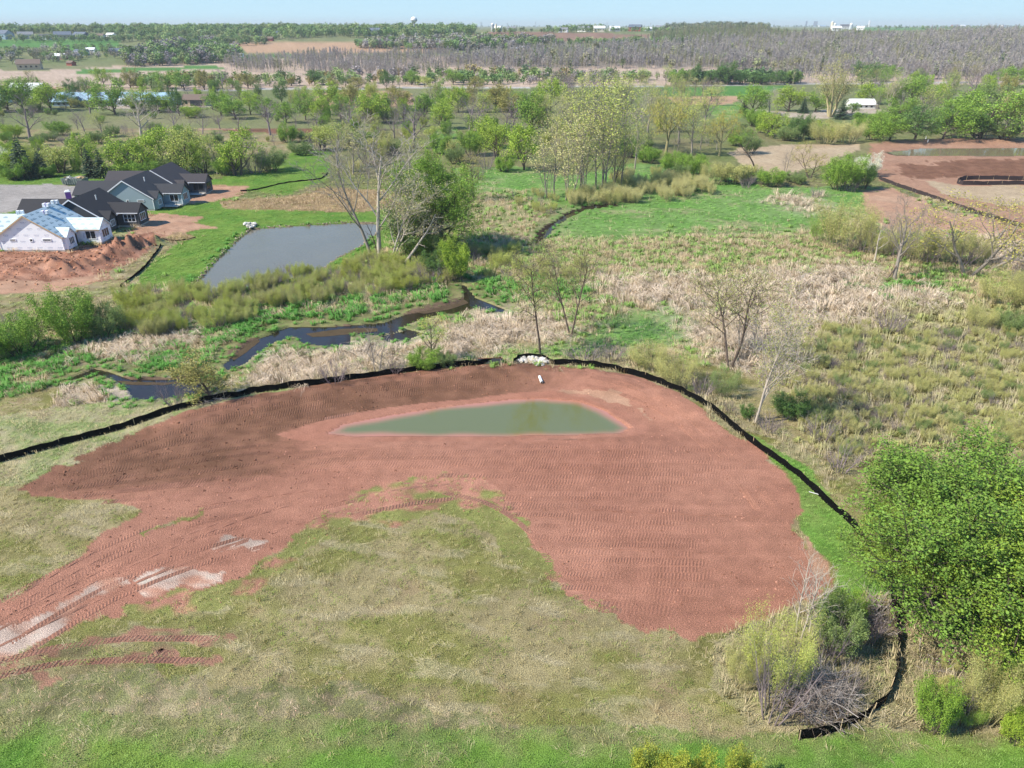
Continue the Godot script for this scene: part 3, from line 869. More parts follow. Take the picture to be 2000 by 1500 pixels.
func wrap_texture(base: Color, ink: Color, dash: bool) -> ImageTexture:     # sheets printed with rows of small illegible lettering
	var im := Image.create(512, 512, false, Image.FORMAT_RGB8)
	im.fill(base)
	var r := RandomNumberGenerator.new()
	r.seed = 4
	for row in 8:
		for col in 5:
			var x := col * 102 + (51 if row % 2 else 0)
			var y := row * 64 + 16
			if dash:
				im.fill_rect(Rect2i(x % 450, y, 52, 12), ink)
				im.fill_rect(Rect2i((x + 8) % 450, y + 18, 34, 7), ink)
			else:
				for k in 9:
					im.fill_rect(Rect2i((x + k * 6) % 506, y + r.randi() % 3, 4, 9 + r.randi() % 4), ink)
				for k in 7:
					im.fill_rect(Rect2i((x + 6 + k * 6) % 506, y + 17, 4, 5), ink)
	return ImageTexture.create_from_image(im)

func far_house(u: float, v: float, px: float, wall: String, roof: String, label: String, category := "house", group := "houses on the far rise", called := "far_house", tall := 1.0, turn := 0.0) -> void:
	var at := survey(u, v)
	var w := metres(px, at)
	var l := clampf(w * 0.62, 5.0, 26.0 if tall > 0.65 else 11.0)
	var h := clampf(w * 0.26, 2.8, 7.0) * tall
	var top := h + l * 0.3
	var o := thing(called, label, category, at, turn, group)
	var m := MB.new()
	m.prism_z([Vector2(-l * 0.5, -1.0), Vector2(l * 0.5, -1.0), Vector2(l * 0.5, h), Vector2(0, top), Vector2(-l * 0.5, h)], w * 0.5, -w * 0.5)
	var r := MB.new()
	var s := (top - h) / (l * 0.5)
	var e := 0.5
	for q in [-1, 1]:
		var a := Vector3(q * (l * 0.5 + e), h - e * s + 0.3, w * 0.5 + e)
		var b := Vector3(0, top + 0.3, w * 0.5 + e)
		var back := Vector3(0, 0, -w - 2 * e)
		if q > 0:
			r.slab(a, a + back, b + back, b, 0.25)
		else:
			r.slab(b, b + back, a + back, a, 0.25)
	var g := MB.new()
	for k in 4:
		for sd in [-1, 1]:
			g.box(Vector3(sd * (l * 0.5 + 0.03), h * 0.55, w * (k - 1.5) * 0.22), Vector3(0.1, minf(1.6, h * 0.4), w * 0.09))
	for part_ in [["wall", m, "wall_" + wall], ["roof", r, "roof_" + roof], ["window", g, "glass_dark"]]:
		var turned_ := Basis(Vector3.UP, PI / 2.0)
		for q in part_[1].v.size():
			part_[1].v[q] = turned_ * part_[1].v[q]
			part_[1].n[q] = turned_ * part_[1].n[q]
		part(part_[0], part_[1].mesh(), mats[part_[2]], o)

func silo(u: float, v: float, vt: float, px: float, wall: String, cap: String, label: String) -> void:
	var at := survey(u, v)
	var h := height_to(at, vt)
	var r := metres(px, at) * 0.5
	var o := thing("farm_silo", label, "silo", at, 0.0, "silos of the far farms")
	var m := MB.new()
	m.lathe([Vector2(r, -1), Vector2(r, h - r * 0.8)], 14)
	part("shaft", m.mesh(), mats["wall_" + wall], o)
	var c := MB.new()
	c.lathe([Vector2(r * 1.02, h - r * 0.8), Vector2(r * 0.8, h - r * 0.3), Vector2(r * 0.4, h - r * 0.05), Vector2(0.02, h)], 14)
	part("dome", c.mesh(), mats["wall_" + cap], o)

# ---------------------------------------------------------------- the black silt fences
func silt_fence(pts: String, label: String, tall: float, post_step: float, fabric := "fabric_black", show_posts := true) -> void:
	var line := smooth(pathline(pts), 0.5)
	var first: Vector2 = line[0]
	var at := Vector3(first.x, 0, -first.y)
	var o := thing("silt_fence", label, "silt fence", at, 0.0, "black silt fences")
	var m := MB.new()
	var tops := []
	for k in line.size():
		var q: Vector2 = line[k]
		var y := ground_y(q.x, q.y)
		var sag := 0.04 * sin(k * 0.5 * TAU / post_step) + 0.09 * noise_a.get_noise_2d(q.x * 4.0, q.y * 4.0) + 0.08 * noise_c.get_noise_2d(q.x * 0.8, q.y * 0.8)
		var lean := 0.2 * noise_c.get_noise_2d(q.x * 3.0, q.y * 3.0)
		tops.append([Vector3(q.x, y - 0.25, -q.y) - at, Vector3(q.x + lean, y + tall + sag - 0.05, -q.y + lean) - at])
	for k in line.size() - 1:
		var a: Array = tops[k]
		var b: Array = tops[k + 1]
		var d: Vector3 = (b[0] - a[0])
		var s := Vector3(-d.z, 0, d.x).normalized() * 0.012
		m.quad(a[0] + s, b[0] + s, b[1] + s, a[1] + s)
		m.quad(b[0] - s, a[0] - s, a[1] - s, b[1] - s)
		m.quad(a[1] + s, b[1] + s, b[1] - s, a[1] - s)
	part("fabric", m.mesh(), mats[fabric], o)
	if not show_posts:
		return
	var posts := smooth(pathline(pts), post_step)
	var pm := MB.new()
	pm.box(Vector3(0, tall * 0.5 - 0.1, 0), Vector3(0.045, tall + 0.35, 0.045), 0.4)
	var shared := pm.mesh()
	for k in posts.size():
		if k >= 290:
			break
		var q: Vector2 = posts[k]
		var e: Vector2 = posts[mini(k + 1, posts.size() - 1)] - posts[maxi(k - 1, 0)]
		var s := Vector2(-e.y, e.x).normalized() * 0.05
		var st := part("stake", shared, mats["wood_pale"], o)
		st.position = Vector3(q.x + s.x, ground_y(q.x, q.y), -(q.y + s.y)) - at
		st.rotation = Vector3(rng.randf_range(-0.08, 0.08), rng.randf() * 3.0, rng.randf_range(-0.08, 0.08))

func stone_mesh(seed_: int) -> ArrayMesh:
	var r := RandomNumberGenerator.new()
	r.seed = seed_
	var m := MB.new()
	var ring := []
	for y in 3:
		var c := []
		for s in 6:
			var a := TAU * s / 6.0 + r.randf() * 0.4
			var q: float = [0.42, 0.55, 0.3][y] * r.randf_range(0.75, 1.2)
			c.append(Vector3(cos(a) * q, [-0.3, 0.02, 0.3][y] + r.randf_range(-0.06, 0.06), -sin(a) * q))
		ring.append(c)
	for y in 2:
		for s in 6:
			var e := (s + 1) % 6
			m.tri(ring[y][s], ring[y][e], ring[y + 1][e]); m.tri(ring[y][s], ring[y + 1][e], ring[y + 1][s])
	m.poly(ring[2])
	return m.mesh()

func stones(called: String, pts: PackedVector2Array, n: int, lo: float, hi: float, label: String, material: String, pile := 0.0) -> void:
	var c := Vector2.ZERO
	for q in pts:
		c += q / pts.size()
	var o := thing(called, label, "rock pile", Vector3(c.x, 0, -c.y))
	var box := Rect2(pts[0], Vector2.ZERO)
	for q in pts:
		box = box.expand(q)
	var forms := [stone_mesh(1), stone_mesh(2), stone_mesh(3), stone_mesh(4)]
	var k := 0
	var tries := 0
	while k < n and tries < n * 30:
		tries += 1
		var q := Vector2(rng.randf_range(box.position.x, box.end.x), rng.randf_range(box.position.y, box.end.y))
		if not Geometry2D.is_point_in_polygon(q, pts):
			continue
		var st := part("stone", forms[k % 4], mats["%s_%d" % [material, k % 3]], o)
		var s := rng.randf_range(lo, hi)
		st.position = Vector3(q.x - c.x, ground_y(q.x, q.y) + s * 0.2 + pile * rng.randf(), c.y - q.y)
		st.rotation = Vector3(rng.randf_range(-0.5, 0.5), rng.randf() * TAU, rng.randf_range(-0.5, 0.5))
		st.scale = Vector3(s, s * rng.randf_range(0.6, 0.9), s * rng.randf_range(0.7, 1.1))
		k += 1

func water(called: String, shore: PackedVector2Array, y: float, cell: float, m: Material, label: String, paint: Callable) -> void:
	var edge: PackedVector2Array = Geometry2D.offset_polygon(shore, cell)[0]
	var box := Rect2(edge[0], Vector2.ZERO)
	for q in edge:
		box = box.expand(q)
	var mb := MB.new()
	var nx := int(box.size.x / cell) + 2
	var nz := int(box.size.y / cell) + 2
	var idx := {}
	for iz in nz:
		for ix in nx:
			var q := box.position + Vector2(ix, iz) * cell
			if Geometry2D.is_point_in_polygon(q, edge):
				idx[iz * nx + ix] = mb.v.size()
				mb.v.append(Vector3(q.x, y, -q.y)); mb.n.append(Vector3.UP); mb.t.append(q); mb.c.append(paint.call(q))
	for iz in nz - 1:
		for ix in nx - 1:
			var k := iz * nx + ix
			if idx.has(k) and idx.has(k + 1) and idx.has(k + nx) and idx.has(k + nx + 1):
				for e in [k, k + nx, k + 1, k + 1, k + nx, k + nx + 1]:
					mb.i.append(idx[e])
	single(called, mb.mesh(), m, label, "water", "", "structure")

# ---------------------------------------------------------------- small plants in great numbers
func blade_clump(seed_: int, n: int, high: float, wide: float, lean: float, spread: float, one_way := 0.0) -> ArrayMesh:
	var r := RandomNumberGenerator.new()
	r.seed = seed_
	var m := MB.new()
	for k in n:
		var a := r.randf() * TAU
		var o := Vector3(cos(a), 0, sin(a))
		var p := o * spread * sqrt(r.randf())
		var h := high * r.randf_range(0.5, 1.1)
		var b := (o * lean * r.randf_range(0.3, 1.2) + Vector3(one_way * r.randf_range(0.5, 1.3), 0, r.randf_range(-0.3, 0.3) * one_way)) * h
		var mid := p + Vector3(0, h * 0.62, 0) + b * 0.3
		var tip := p + Vector3(0, h * maxf(0.12, 1.0 - 0.55 * b.length() / h), 0) + b
		var s := Vector3(-sin(a + 0.5), 0, cos(a + 0.5)) * wide * 0.5
		var g := r.randf_range(0.75, 1.2)
		var col := Color(g, g, g * r.randf_range(0.85, 1.05))
		m.quad(p - s, p + s, mid + s * 0.8, mid - s * 0.8, col)
		m.tri(mid - s * 0.8, mid + s * 0.8, tip, col)
	for q in m.n.size():      # blades bend every way; the sward as a whole faces up
		var nn := m.n[q] * signf(m.n[q].y + 0.001)
		m.n[q] = (nn * 0.55 + Vector3.UP).normalized()
	return m.mesh()

func many(called: String, m: Mesh, where: Array, tint: Array, mt: Material, label: String, category: String) -> void:
	if where.is_empty():
		return
	var mm := MultiMesh.new()
	mm.transform_format = MultiMesh.TRANSFORM_3D
	mm.use_colors = true
	mm.mesh = m
	mm.instance_count = where.size()
	for k in where.size():
		mm.set_instance_transform(k, where[k])
		mm.set_instance_color(k, tint[k])
	var o := MultiMeshInstance3D.new()
	o.name = numbered(called)
	o.multimesh = mm
	o.material_override = mt
	add_child(o)
	tag(o, label, category, "", "stuff")

# ---------------------------------------------------------------- the scene
func _ready() -> void:
	rng.seed = 20240511
	# camera, sky, sun, exposure
	var cam := Camera3D.new()
	cam.name = "camera"
	cam.position = Vector3(0, EYE, 0)
	cam.rotation.x = -PITCH
	cam.fov = 56.0
	cam.near = 0.5
	cam.far = 14000.0
	add_child(cam)
	var env := Environment.new()
	var sky := Sky.new()
	var sm := ProceduralSkyMaterial.new()
	sm.sky_top_color = Color(0.27, 0.48, 0.72)
	sm.sky_horizon_color = Color(0.665, 0.79, 0.84)
	sm.sky_curve = 0.16
	sm.ground_bottom_color = Color(0.36, 0.38, 0.30)
	sm.ground_horizon_color = Color(0.62, 0.68, 0.66)
	sm.sun_angle_max = 20.0
	sky.sky_material = sm
	env.background_mode = Environment.BG_SKY
	env.sky = sky
	env.tonemap_mode = Environment.TONE_MAPPER_LINEAR
	env.tonemap_exposure = 1.56
	env.sdfgi_enabled = true
	env.ssao_enabled = true
	env.ssil_enabled = true
	env.fog_enabled = true
	env.fog_mode = Environment.FOG_MODE_EXPONENTIAL
	env.fog_density = 0.00011
	env.fog_light_color = Color(0.86, 0.90, 0.92)
	var we := WorldEnvironment.new()
	we.name = "sky_and_air"
	we.environment = env
	add_child(we)
	var sun := DirectionalLight3D.new()
	sun.name = "sun"
	sun.light_energy = 1.55
	sun.light_color = Color(1.0, 0.965, 0.91)
	sun.light_angular_distance = 0.5
	sun.shadow_enabled = true
	sun.directional_shadow_max_distance = 600.0
	add_child(sun)
	sun.look_at_from_position(Vector3.ZERO, Vector3(0.69, -0.72, -0.25), Vector3.UP)

	for q in [[noise_a, 11, 0.1], [noise_b, 23, 0.1], [noise_c, 37, 0.1], [noise_d, 51, 0.1]]:
		q[0].seed = q[1]
		q[0].frequency = q[2]
		q[0].noise_type = FastNoiseLite.TYPE_SIMPLEX_SMOOTH
	noise_b.fractal_octaves = 4
	noise_a.fractal_octaves = 2
	noise_c.fractal_octaves = 3
	make_materials()
	describe_land()

	# hollows that hold water
	var basin := dip("640,846 670,828 745,813 850,796 990,780 1060,777 1130,783 1180,800 1232,836 1208,849 1000,853 800,853 690,853", 0.10)
	var pond := dip("374,566 420,512 468,466 492,447 560,442 690,434 735,437 744,446 700,481 660,501 620,531 560,546 400,570", 0.5)
	var far_pond := dip("1732,297 1800,290 2150,288 2180,303 1990,304 1750,303", 0.3)
	var creeks := []
	for s in ["895,552 912,556 930,578 990,602 985,612 930,602 905,612 860,614 812,628 770,650 735,655 690,652 690,672 640,678 590,672 575,658 540,668 505,690 480,712 440,725 430,712 455,692 480,668 520,652 560,636 640,636 700,631 745,628 790,612 850,600 890,590 905,578",
			"125,738 185,716 215,722 260,738 330,738 380,732 400,748 385,772 310,780 255,782 245,760 225,745 190,732 145,742",
			"1060,462 1078,438 1108,418 1140,405 1196,397 1200,400 1142,409 1112,423 1084,442 1066,466",
			"745,655 800,642 830,650 800,662 760,668"]:
		creeks.append(dip(s, 0.35, -0.3 if creeks.size() < 2 else 0.0))
	# banks and heaps of earth
	bank("330,828 500,792 700,764 900,738 1000,734 1100,736 1250,760 1380,820", 3.4, 0.85)
	bank("700,884 900,890 1150,884 1300,868", 4.0, 0.35)
	for q in [[110, 522, 3.0, 1.4], [85, 515, 2.2, 1.1], [135, 530, 2.5, 1.2], [170, 515, 2.2, 0.9], [215, 500, 2.6, 1.3], [240, 492, 2.4, 1.6], [265, 488, 2.4, 1.5], [290, 480, 2.4, 1.3], [315, 474, 1.8, 0.9], [180, 498, 1.6, 0.8], [40, 535, 3.5, 0.9], [200, 512, 1.5, 0.9]]:
		heap(q[0], q[1], q[2], q[3])
	bank("1700,284 1760,279 1900,277 2200,276", 4.0, 1.0)

	build_ground()
	build_waters(basin, pond, far_pond, creeks)
	build_tracks()
	build_mud_bars()
	plant_kinds()
	find_landmarks()
	build_fences()
	build_site()
	build_far()
	plants(NEAR_PLANTS)
	plants(BELT_PLANTS)
	plants(FAR_PLANTS)
	build_thickets()
	build_woods()
	strew()

func make_materials() -> void:
	var fine := noise_tex(3, 0.035, 1024, Color(0.52, 0.52, 0.52), Color(1.0, 1.0, 1.0))
	var coarse := noise_tex(8, 0.012, 1024, Color(0.88, 0.88, 0.88), Color(1.0, 1.0, 1.0))
	var rel := noise_tex(5, 0.03, 1024, Color.BLACK, Color.WHITE, true)
	mat("land", "ffffff", 0.96, {"vertex_color_use_as_albedo": true, "albedo_texture": fine, "uv1_triplanar": true, "uv1_world_triplanar": true, "uv1_scale": Vector3.ONE * 0.22,
		"detail_enabled": true, "detail_albedo": coarse, "detail_blend_mode": BaseMaterial3D.BLEND_MODE_MUL, "detail_uv_layer": BaseMaterial3D.DETAIL_UV_2, "uv2_triplanar": true, "uv2_world_triplanar": true, "uv2_scale": Vector3.ONE * 0.045,
		"heightmap_enabled": true, "heightmap_texture": rel, "heightmap_scale": 4.5, "metallic_specular": 0.2})
	mat("ridges", "ffffff", 0.95, {"vertex_color_use_as_albedo": true, "metallic_specular": 0.2})
	mat("blades", "ffffff", 0.85, {"vertex_color_use_as_albedo": true, "backlight_enabled": true, "backlight": Color(0.35, 0.35, 0.25), "metallic_specular": 0.25})
	mat("clods", "ffffff", 0.95, {"vertex_color_use_as_albedo": true, "metallic_specular": 0.2})
	var rip := noise_tex(71, 0.02, 512, Color.BLACK, Color.WHITE, true)
	for w in [["muddy_water", 0.06], ["grey_water", 0.10], ["creek_water", 0.05]]:
		mat(w[0], "ffffff", w[1], {"vertex_color_use_as_albedo": true, "heightmap_enabled": true, "heightmap_texture": rip, "heightmap_scale": 0.5, "uv1_triplanar": true, "uv1_world_triplanar": true, "uv1_scale": Vector3.ONE * 0.12, "metallic_specular": 0.5})
	mats["grey_water"].heightmap_scale = 2.5
	mats["muddy_water"].metallic_specular = 0.75
	mats["muddy_water"].roughness = 0.03
	mat("fabric_black", "101010", 0.9, {"metallic_specular": 0.15})
	mat("fabric_brown", "33282a", 0.85)
	mat("wood_pale", "c3ae8a", 0.9)
	mat("concrete", "b2ada4", 0.9)
	mat("white_paint", "e8e8e6", 0.6)
	mat("charcoal", "33353a", 0.7)
	mat("glass_dark", "20242a", 0.15)
	mat("purple", "74409a", 0.5)
	mat("steel_green", "6f7a72", 0.7)
	mat("junk_grey", "a3a29c", 0.8)
	mat("junk_wood", "b39a74", 0.9)
	mat("rust", "8a5a3c", 0.9)
	mat("branch_grey", "aaa098", 0.95)
	mat("branch_brown", "75665a", 0.95)
	var k := 0
	for h in ["cac7c0", "b9b5ad", "a9a49b"]:
		mat("white_stone_%d" % k, h, 0.9); k += 1
	k = 0
	for h in ["a09078", "857763", "b0a088"]:
		mat("shore_stone_%d" % k, h, 0.9); k += 1
	for w in [["white", "e3e3e0"], ["cream", "d8cdb8"], ["tan", "b9a78c"], ["grey", "a7a9ab"], ["red", "94473a"], ["blue", "7f97a8"], ["brown", "8a7460"], ["steel", "bcc3c8"], ["darkblue", "3c4c68"]]:
		mat("wall_" + w[0], w[1], 0.8)
	for w in [["dark", "4a4a50"], ["grey", "76787c"], ["brown", "6d5c50"], ["white", "dcdedd"], ["blue", "93b2c6"], ["slate", "5a6472"]]:
		mat("roof_" + w[0], w[1], 0.8)
	var grain := noise_tex(15, 0.16, 256, Color(0.6, 0.6, 0.6), Color(1, 1, 1))
	for w in [["shingle_black", "35353a"], ["shingle_grey", "42444a"], ["shingle_brown", "4e4a4e"]]:
		mat(w[0], w[1], 0.9, {"albedo_texture": grain, "uv1_scale": Vector3(3, 3, 3), "uv1_triplanar": true})
	mat("siding_black", "3c4248", 0.7)
	mat("siding_blue", "8fa2ab", 0.7)
	mat("siding_slate", "4d545c", 0.7)
	mat("trim_white", "e6e8ec", 0.6)
	mat("house_wrap", "ffffff", 0.7, {"albedo_texture": wrap_texture(Color("f4f6fa"), Color("b9bfd0"), false), "uv1_scale": Vector3(0.1, -0.1, 0.1)})
	mat("underlay", "ffffff", 0.6, {"albedo_texture": wrap_texture(Color("b6c6ca"), Color("74888f"), true), "uv1_scale": Vector3(0.11, 0.11, 1), "metallic_specular": 0.2})
	mat("underlay_light", "ffffff", 0.6, {"albedo_texture": wrap_texture(Color("c8d6da"), Color("9cb0b8"), true), "uv1_scale": Vector3(0.11, 0.11, 1), "metallic_specular": 0.2})
	mat("raw_wood", "c2a884", 0.9)
	mat("shadow_glass", "2a2c30", 0.2)

# ---------------------------------------------------------------- ground, water, wheel and crawler marks
func build_ground() -> void:
	var ds := []
	for q in [-400.0, -150.0, -40.0, 0.0, 10.0, 18.0, 23.0]:
		ds.append(q)
	var d := 26.0
	while d < 9000.0:
		ds.append(d)
		d += maxf(0.25, d * d / 29520.0 * 1.15) if d < 1800.0 else 140.0
	ds.append(12000.0)
	var ss := []
	for q in [-6.0, -4.0, -3.0, -2.4, -2.0, -1.7, -1.45, -1.25, -1.12]:
		ss.append(q)
	var nfine := 520
	for k in nfine + 1:
		ss.append(-1.05 + 2.1 * k / nfine)
	for q in [1.12, 1.25, 1.45, 1.7, 2.0, 2.4, 3.0, 4.0, 6.0]:
		ss.append(q)
	var nx := ss.size()
	var nz := ds.size()
	var mb := MB.new()
	mb.v.resize(nx * nz); mb.n.resize(nx * nz); mb.c.resize(nx * nz)
	mb.t.resize(nx * nz)
	for iz in nz:
		var dd: float = ds[iz]
		var wide := (maxf(dd, 20.0) + 34.0) * 0.72
		for ix in nx:
			var s: float = ss[ix]
			var x := s * wide
			var k := iz * nx + ix
			mb.v[k] = Vector3(x, ground_y(x, dd), -dd)
			var cls := cover_at(x, dd) if absf(s) < 2.5 and dd > 10.0 else "far" if dd > 330.0 else "meadow"
			var tone := cover_color(cls, x, dd)
			if dd > 80.0 and dd < 210.0 and absf(s) < 1.05 and (cls == "lush" or cls == "reed" or cls == "wet" or cls == "deep" or cls == "thicket_floor" or cls == "scrub"):
				var sum := 1.0
				for o in soften:
					var near := cover_at(x + o.x * 1.3, dd + o.y * 1.6)
					if near == "lush" or near == "reed" or near == "wet" or near == "deep" or near == "thicket_floor" or near == "scrub":
						tone += cover_color(near, x, dd)
						sum += 1.0
				tone = tone * (1.0 / sum)
			if cls == "soil" or cls == "dark_soil":
				tone = earth_tone(cls, x, dd)
			mb.c[k] = tone
			mb.t[k] = Vector2(x, dd)
	for iz in nz:
		for ix in nx:
			var l := mb.v[iz * nx + maxi(ix - 1, 0)]
			var r := mb.v[iz * nx + mini(ix + 1, nx - 1)]
			var f := mb.v[mini(iz + 1, nz - 1) * nx + ix]
			var b := mb.v[maxi(iz - 1, 0) * nx + ix]
			mb.n[iz * nx + ix] = (r - l).cross(f - b).normalized()
	mb.i.resize((nx - 1) * (nz - 1) * 6)
	var w := 0
	for iz in nz - 1:
		for ix in nx - 1:
			var k := iz * nx + ix
			mb.i[w] = k; mb.i[w + 1] = k + nx; mb.i[w + 2] = k + 1
			mb.i[w + 3] = k + 1; mb.i[w + 4] = k + nx; mb.i[w + 5] = k + nx + 1
			w += 6
	single("ground", mb.mesh(), mats["land"], "ground of red bare earth, patchy grass, wet meadow and far fields", "ground", "", "structure")

func inside_depth(q: Vector2, edge: PackedVector2Array) -> float:
	var m := 1e9
	for k in edge.size():
		m = minf(m, q.distance_to(Geometry2D.get_closest_point_to_segment(q, edge[k], edge[(k + 1) % edge.size()])))
	return m if Geometry2D.is_point_in_polygon(q, edge) else -m

func build_waters(basin: PackedVector2Array, pond: PackedVector2Array, far_pond: PackedVector2Array, creeks: Array) -> void:
	var mud := srgb("b07862")
	var green := srgb("686d41")
	var c0 := basin[0]
	water("basin_water", basin, -0.075, 0.5, mats["muddy_water"], "murky green rainwater in the fresh red earth basin", func(q: Vector2) -> Color:
		var s := clampf((inside_depth(q, basin) + 0.1 + 0.5 * noise_a.get_noise_2d(q.x, q.y)) / 1.5, 0.0, 1.0)
		return mud.lerp(green, smoothstep(0.0, 1.0, s)))
	var grey := srgb("6c685a")
	water("pond_water", pond, -0.2, 1.0, mats["grey_water"], "blue grey water of the pond beside the new houses", func(q: Vector2) -> Color:
		return grey * (1.0 + 0.06 * noise_c.get_noise_2d(q.x, q.y)))
	var brown := srgb("857a5e")
	water("far_pond_water", far_pond, -0.12, 1.0, mats["muddy_water"], "brown water of the pond on the far building site", func(q: Vector2) -> Color:
		return brown)
	var words := ["dark brown creek winding across the wet meadow", "dark creek bend by the black fence on the left", "narrow dark channel along the willow thicket", "small dark side pool of the creek", "narrow creek reach leaving on the left edge"]
	for k in creeks.size():
		var bed := srgb("2b241d")
		water("creek_water", creeks[k], -0.17, 0.5, mats["creek_water"], words[k], func(q: Vector2) -> Color:
			return bed * (1.0 + 0.3 * noise_b.get_noise_2d(q.x * 3.0, q.y * 3.0)))

func track_strip(mb: MB, line: Array, wide: float, pitch: float, tall: float, tone: float) -> void:
	var fine := smooth(line, pitch / 4.0)
	var rows := []
	for k in fine.size():
		var q: Vector2 = fine[k]
		var e: Vector2 = fine[mini(k + 1, fine.size() - 1)] - fine[maxi(k - 1, 0)]
		var s := Vector2(-e.y, e.x).normalized()
		var f: float = clampf(0.72 + 1.2 * noise_b.get_noise_2d(q.x * 1.1 + wide * 90.0, q.y * 1.1), 0.0, 1.0) * minf(1.0, minf(k, fine.size() - 1 - k) / 12.0)
		var up: float = [0.0, 1.0, 0.9, 0.1][k % 4]
		var row := []
		for j in 4:
			var o: float = [-0.5, -0.38, 0.38, 0.5][j]
			var g := q + s * o * wide + e.normalized() * o * 0.22
			var lift: float = 0.008 + tall * up * f if j == 1 or j == 2 else -0.05
			row.append(Vector3(g.x, ground_y(g.x, g.y) + lift - 0.02 * (1.0 - f), -g.y))
		rows.append(row)
	for k in rows.size() - 1:
		if k % 4 == 0:
			var q: Vector2 = fine[k]
			var cls := cover_at(q.x, q.y)
			if cls != "soil" and cls != "dark_soil":
				cls = "rut" if cls != "pale_soil" else cls
			tone = 1.0 + 0.1 * noise_c.get_noise_2d(q.x, q.y)
			last_tint = earth_tone(cls, q.x, q.y) * tone
		for j in 3:
			var a: Vector3 = rows[k][j]
			var b: Vector3 = rows[k][j + 1]
			var c: Vector3 = rows[k + 1][j + 1]
			var dd: Vector3 = rows[k + 1][j]
			var n := (b - a).cross(c - a)
			if n.y < 0.0:
				mb.quad(b, a, dd, c, last_tint)
			else:
				mb.quad(a, b, c, dd, last_tint)
var last_tint := Color.WHITE

func track_pair(mb: MB, pts: String, gap := 1.9, wide := 0.75, pitch := 0.28, tall := 0.046) -> void:
	var line := smooth(pathline(pts), 1.5)
	for sd in [-1, 1]:
		var o := []
		for k in line.size():
			var e: Vector2 = line[mini(k + 1, line.size() - 1)] - line[maxi(k - 1, 0)]
			o.append(line[k] + Vector2(-e.y, e.x).normalized() * gap * 0.5 * sd)
		track_strip(mb, o, wide, pitch, tall, 0.85)

func build_tracks() -> void:
	var mb := MB.new()
	var v := 885.0
	var k := 0
	while v < 1240.0:      # passes of the crawler across the graded slope
		var u0 := 600.0 if v < 930.0 else (980.0 if v < 1000.0 else (1040.0 if v < 1080.0 else (1090.0 if v < 1150.0 else (1150.0 if v < 1185.0 else 1270.0))))
		var u1 := 1440.0 if v < 920.0 else (1520.0 if v < 1000.0 else (1570.0 if v < 1080.0 else (1580.0 if v < 1150.0 else 1450.0)))
		u0 += rng.randf_range(-20, 60)
		u1 -= rng.randf_range(0, 120) + (110.0 if v > 940.0 else 0.0)
		var um := (u0 + u1) * 0.5
		var b := rng.randf_range(-3, 3) + (14.0 if v > 1100.0 else 4.0)
		track_pair(mb, "%f,%f %f,%f %f,%f" % [u0, v + rng.randf_range(-4, 4), um, v + b * 0.5, u1, v + b], 1.3 + rng.randf() * 0.7, rng.randf_range(0.7, 0.95), rng.randf_range(0.24, 0.32), rng.randf_range(0.028, 0.048))
		v += rng.randf_range(9.0, 16.0) * (v / 1000.0)
		k += 1
	for s in ["150,925 330,860 560,815 760,775 1000,745", "120,940 300,885 500,850 545,840", "130,950 330,905 480,880 640,875", "150,962 400,930 600,900 760,890", "200,972 450,950 650,925", "340,838 600,783 800,752 1000,731", "380,845 620,795 820,762 1010,742", "460,850 560,826 700,800", "1090,735 1220,752 1320,795 1430,865", "1080,745 1200,765 1300,805 1400,870 1480,940", "1250,775 1350,840 1440,920 1500,1000"]:
		track_pair(mb, s, 1.6)
	for s in ["-40,1302 110,1264 240,1248 440,1247", "-40,1330 100,1297 230,1289 415,1290", "860,962 960,985 1040,1045 1076,1104", "700,1004 800,985 900,972", "270,1300 320,1268 345,1280"]:
		track_strip(mb, smooth(pathline(s), 1.5), 0.7, 0.3, 0.06, 0.85)
	for s in ["-20,1230 150,1130 300,1060 500,1010 700,965", "-20,1200 200,1085 380,1010 520,985", "0,1290 200,1165 400,1085 560,1040"]:
		track_pair(mb, s, 2.0, 0.6, 0.26, 0.036)
	for s in ["-60,1262 120,1165 300,1085 470,1015 640,965", "-60,1245 120,1150 300,1070 480,1000", "-40,1218 140,1120 290,1040 380,985", "-40,1205 130,1108 280,1025", "-60,1290 150,1190 330,1110 520,1040 700,990", "80,1225 260,1140 430,1075 620,1010", "300,1000 480,975 680,950 860,945", "560,1010 720,965 900,945", "980,860 1200,866 1400,880", "1000,905 1250,915 1480,930", "1050,990 1300,1002 1530,1010", "1090,1065 1330,1078 1570,1080"]:
		track_strip(mb, smooth(pathline(s), 1.5), 0.34, 1.6, 0.05, 0.85)
	mb.t.resize(mb.v.size())
	single("crawler_tracks", mb.mesh(), mats["land"], "ridged crawler and tyre tracks pressed into the earth", "tracks", "", "structure")

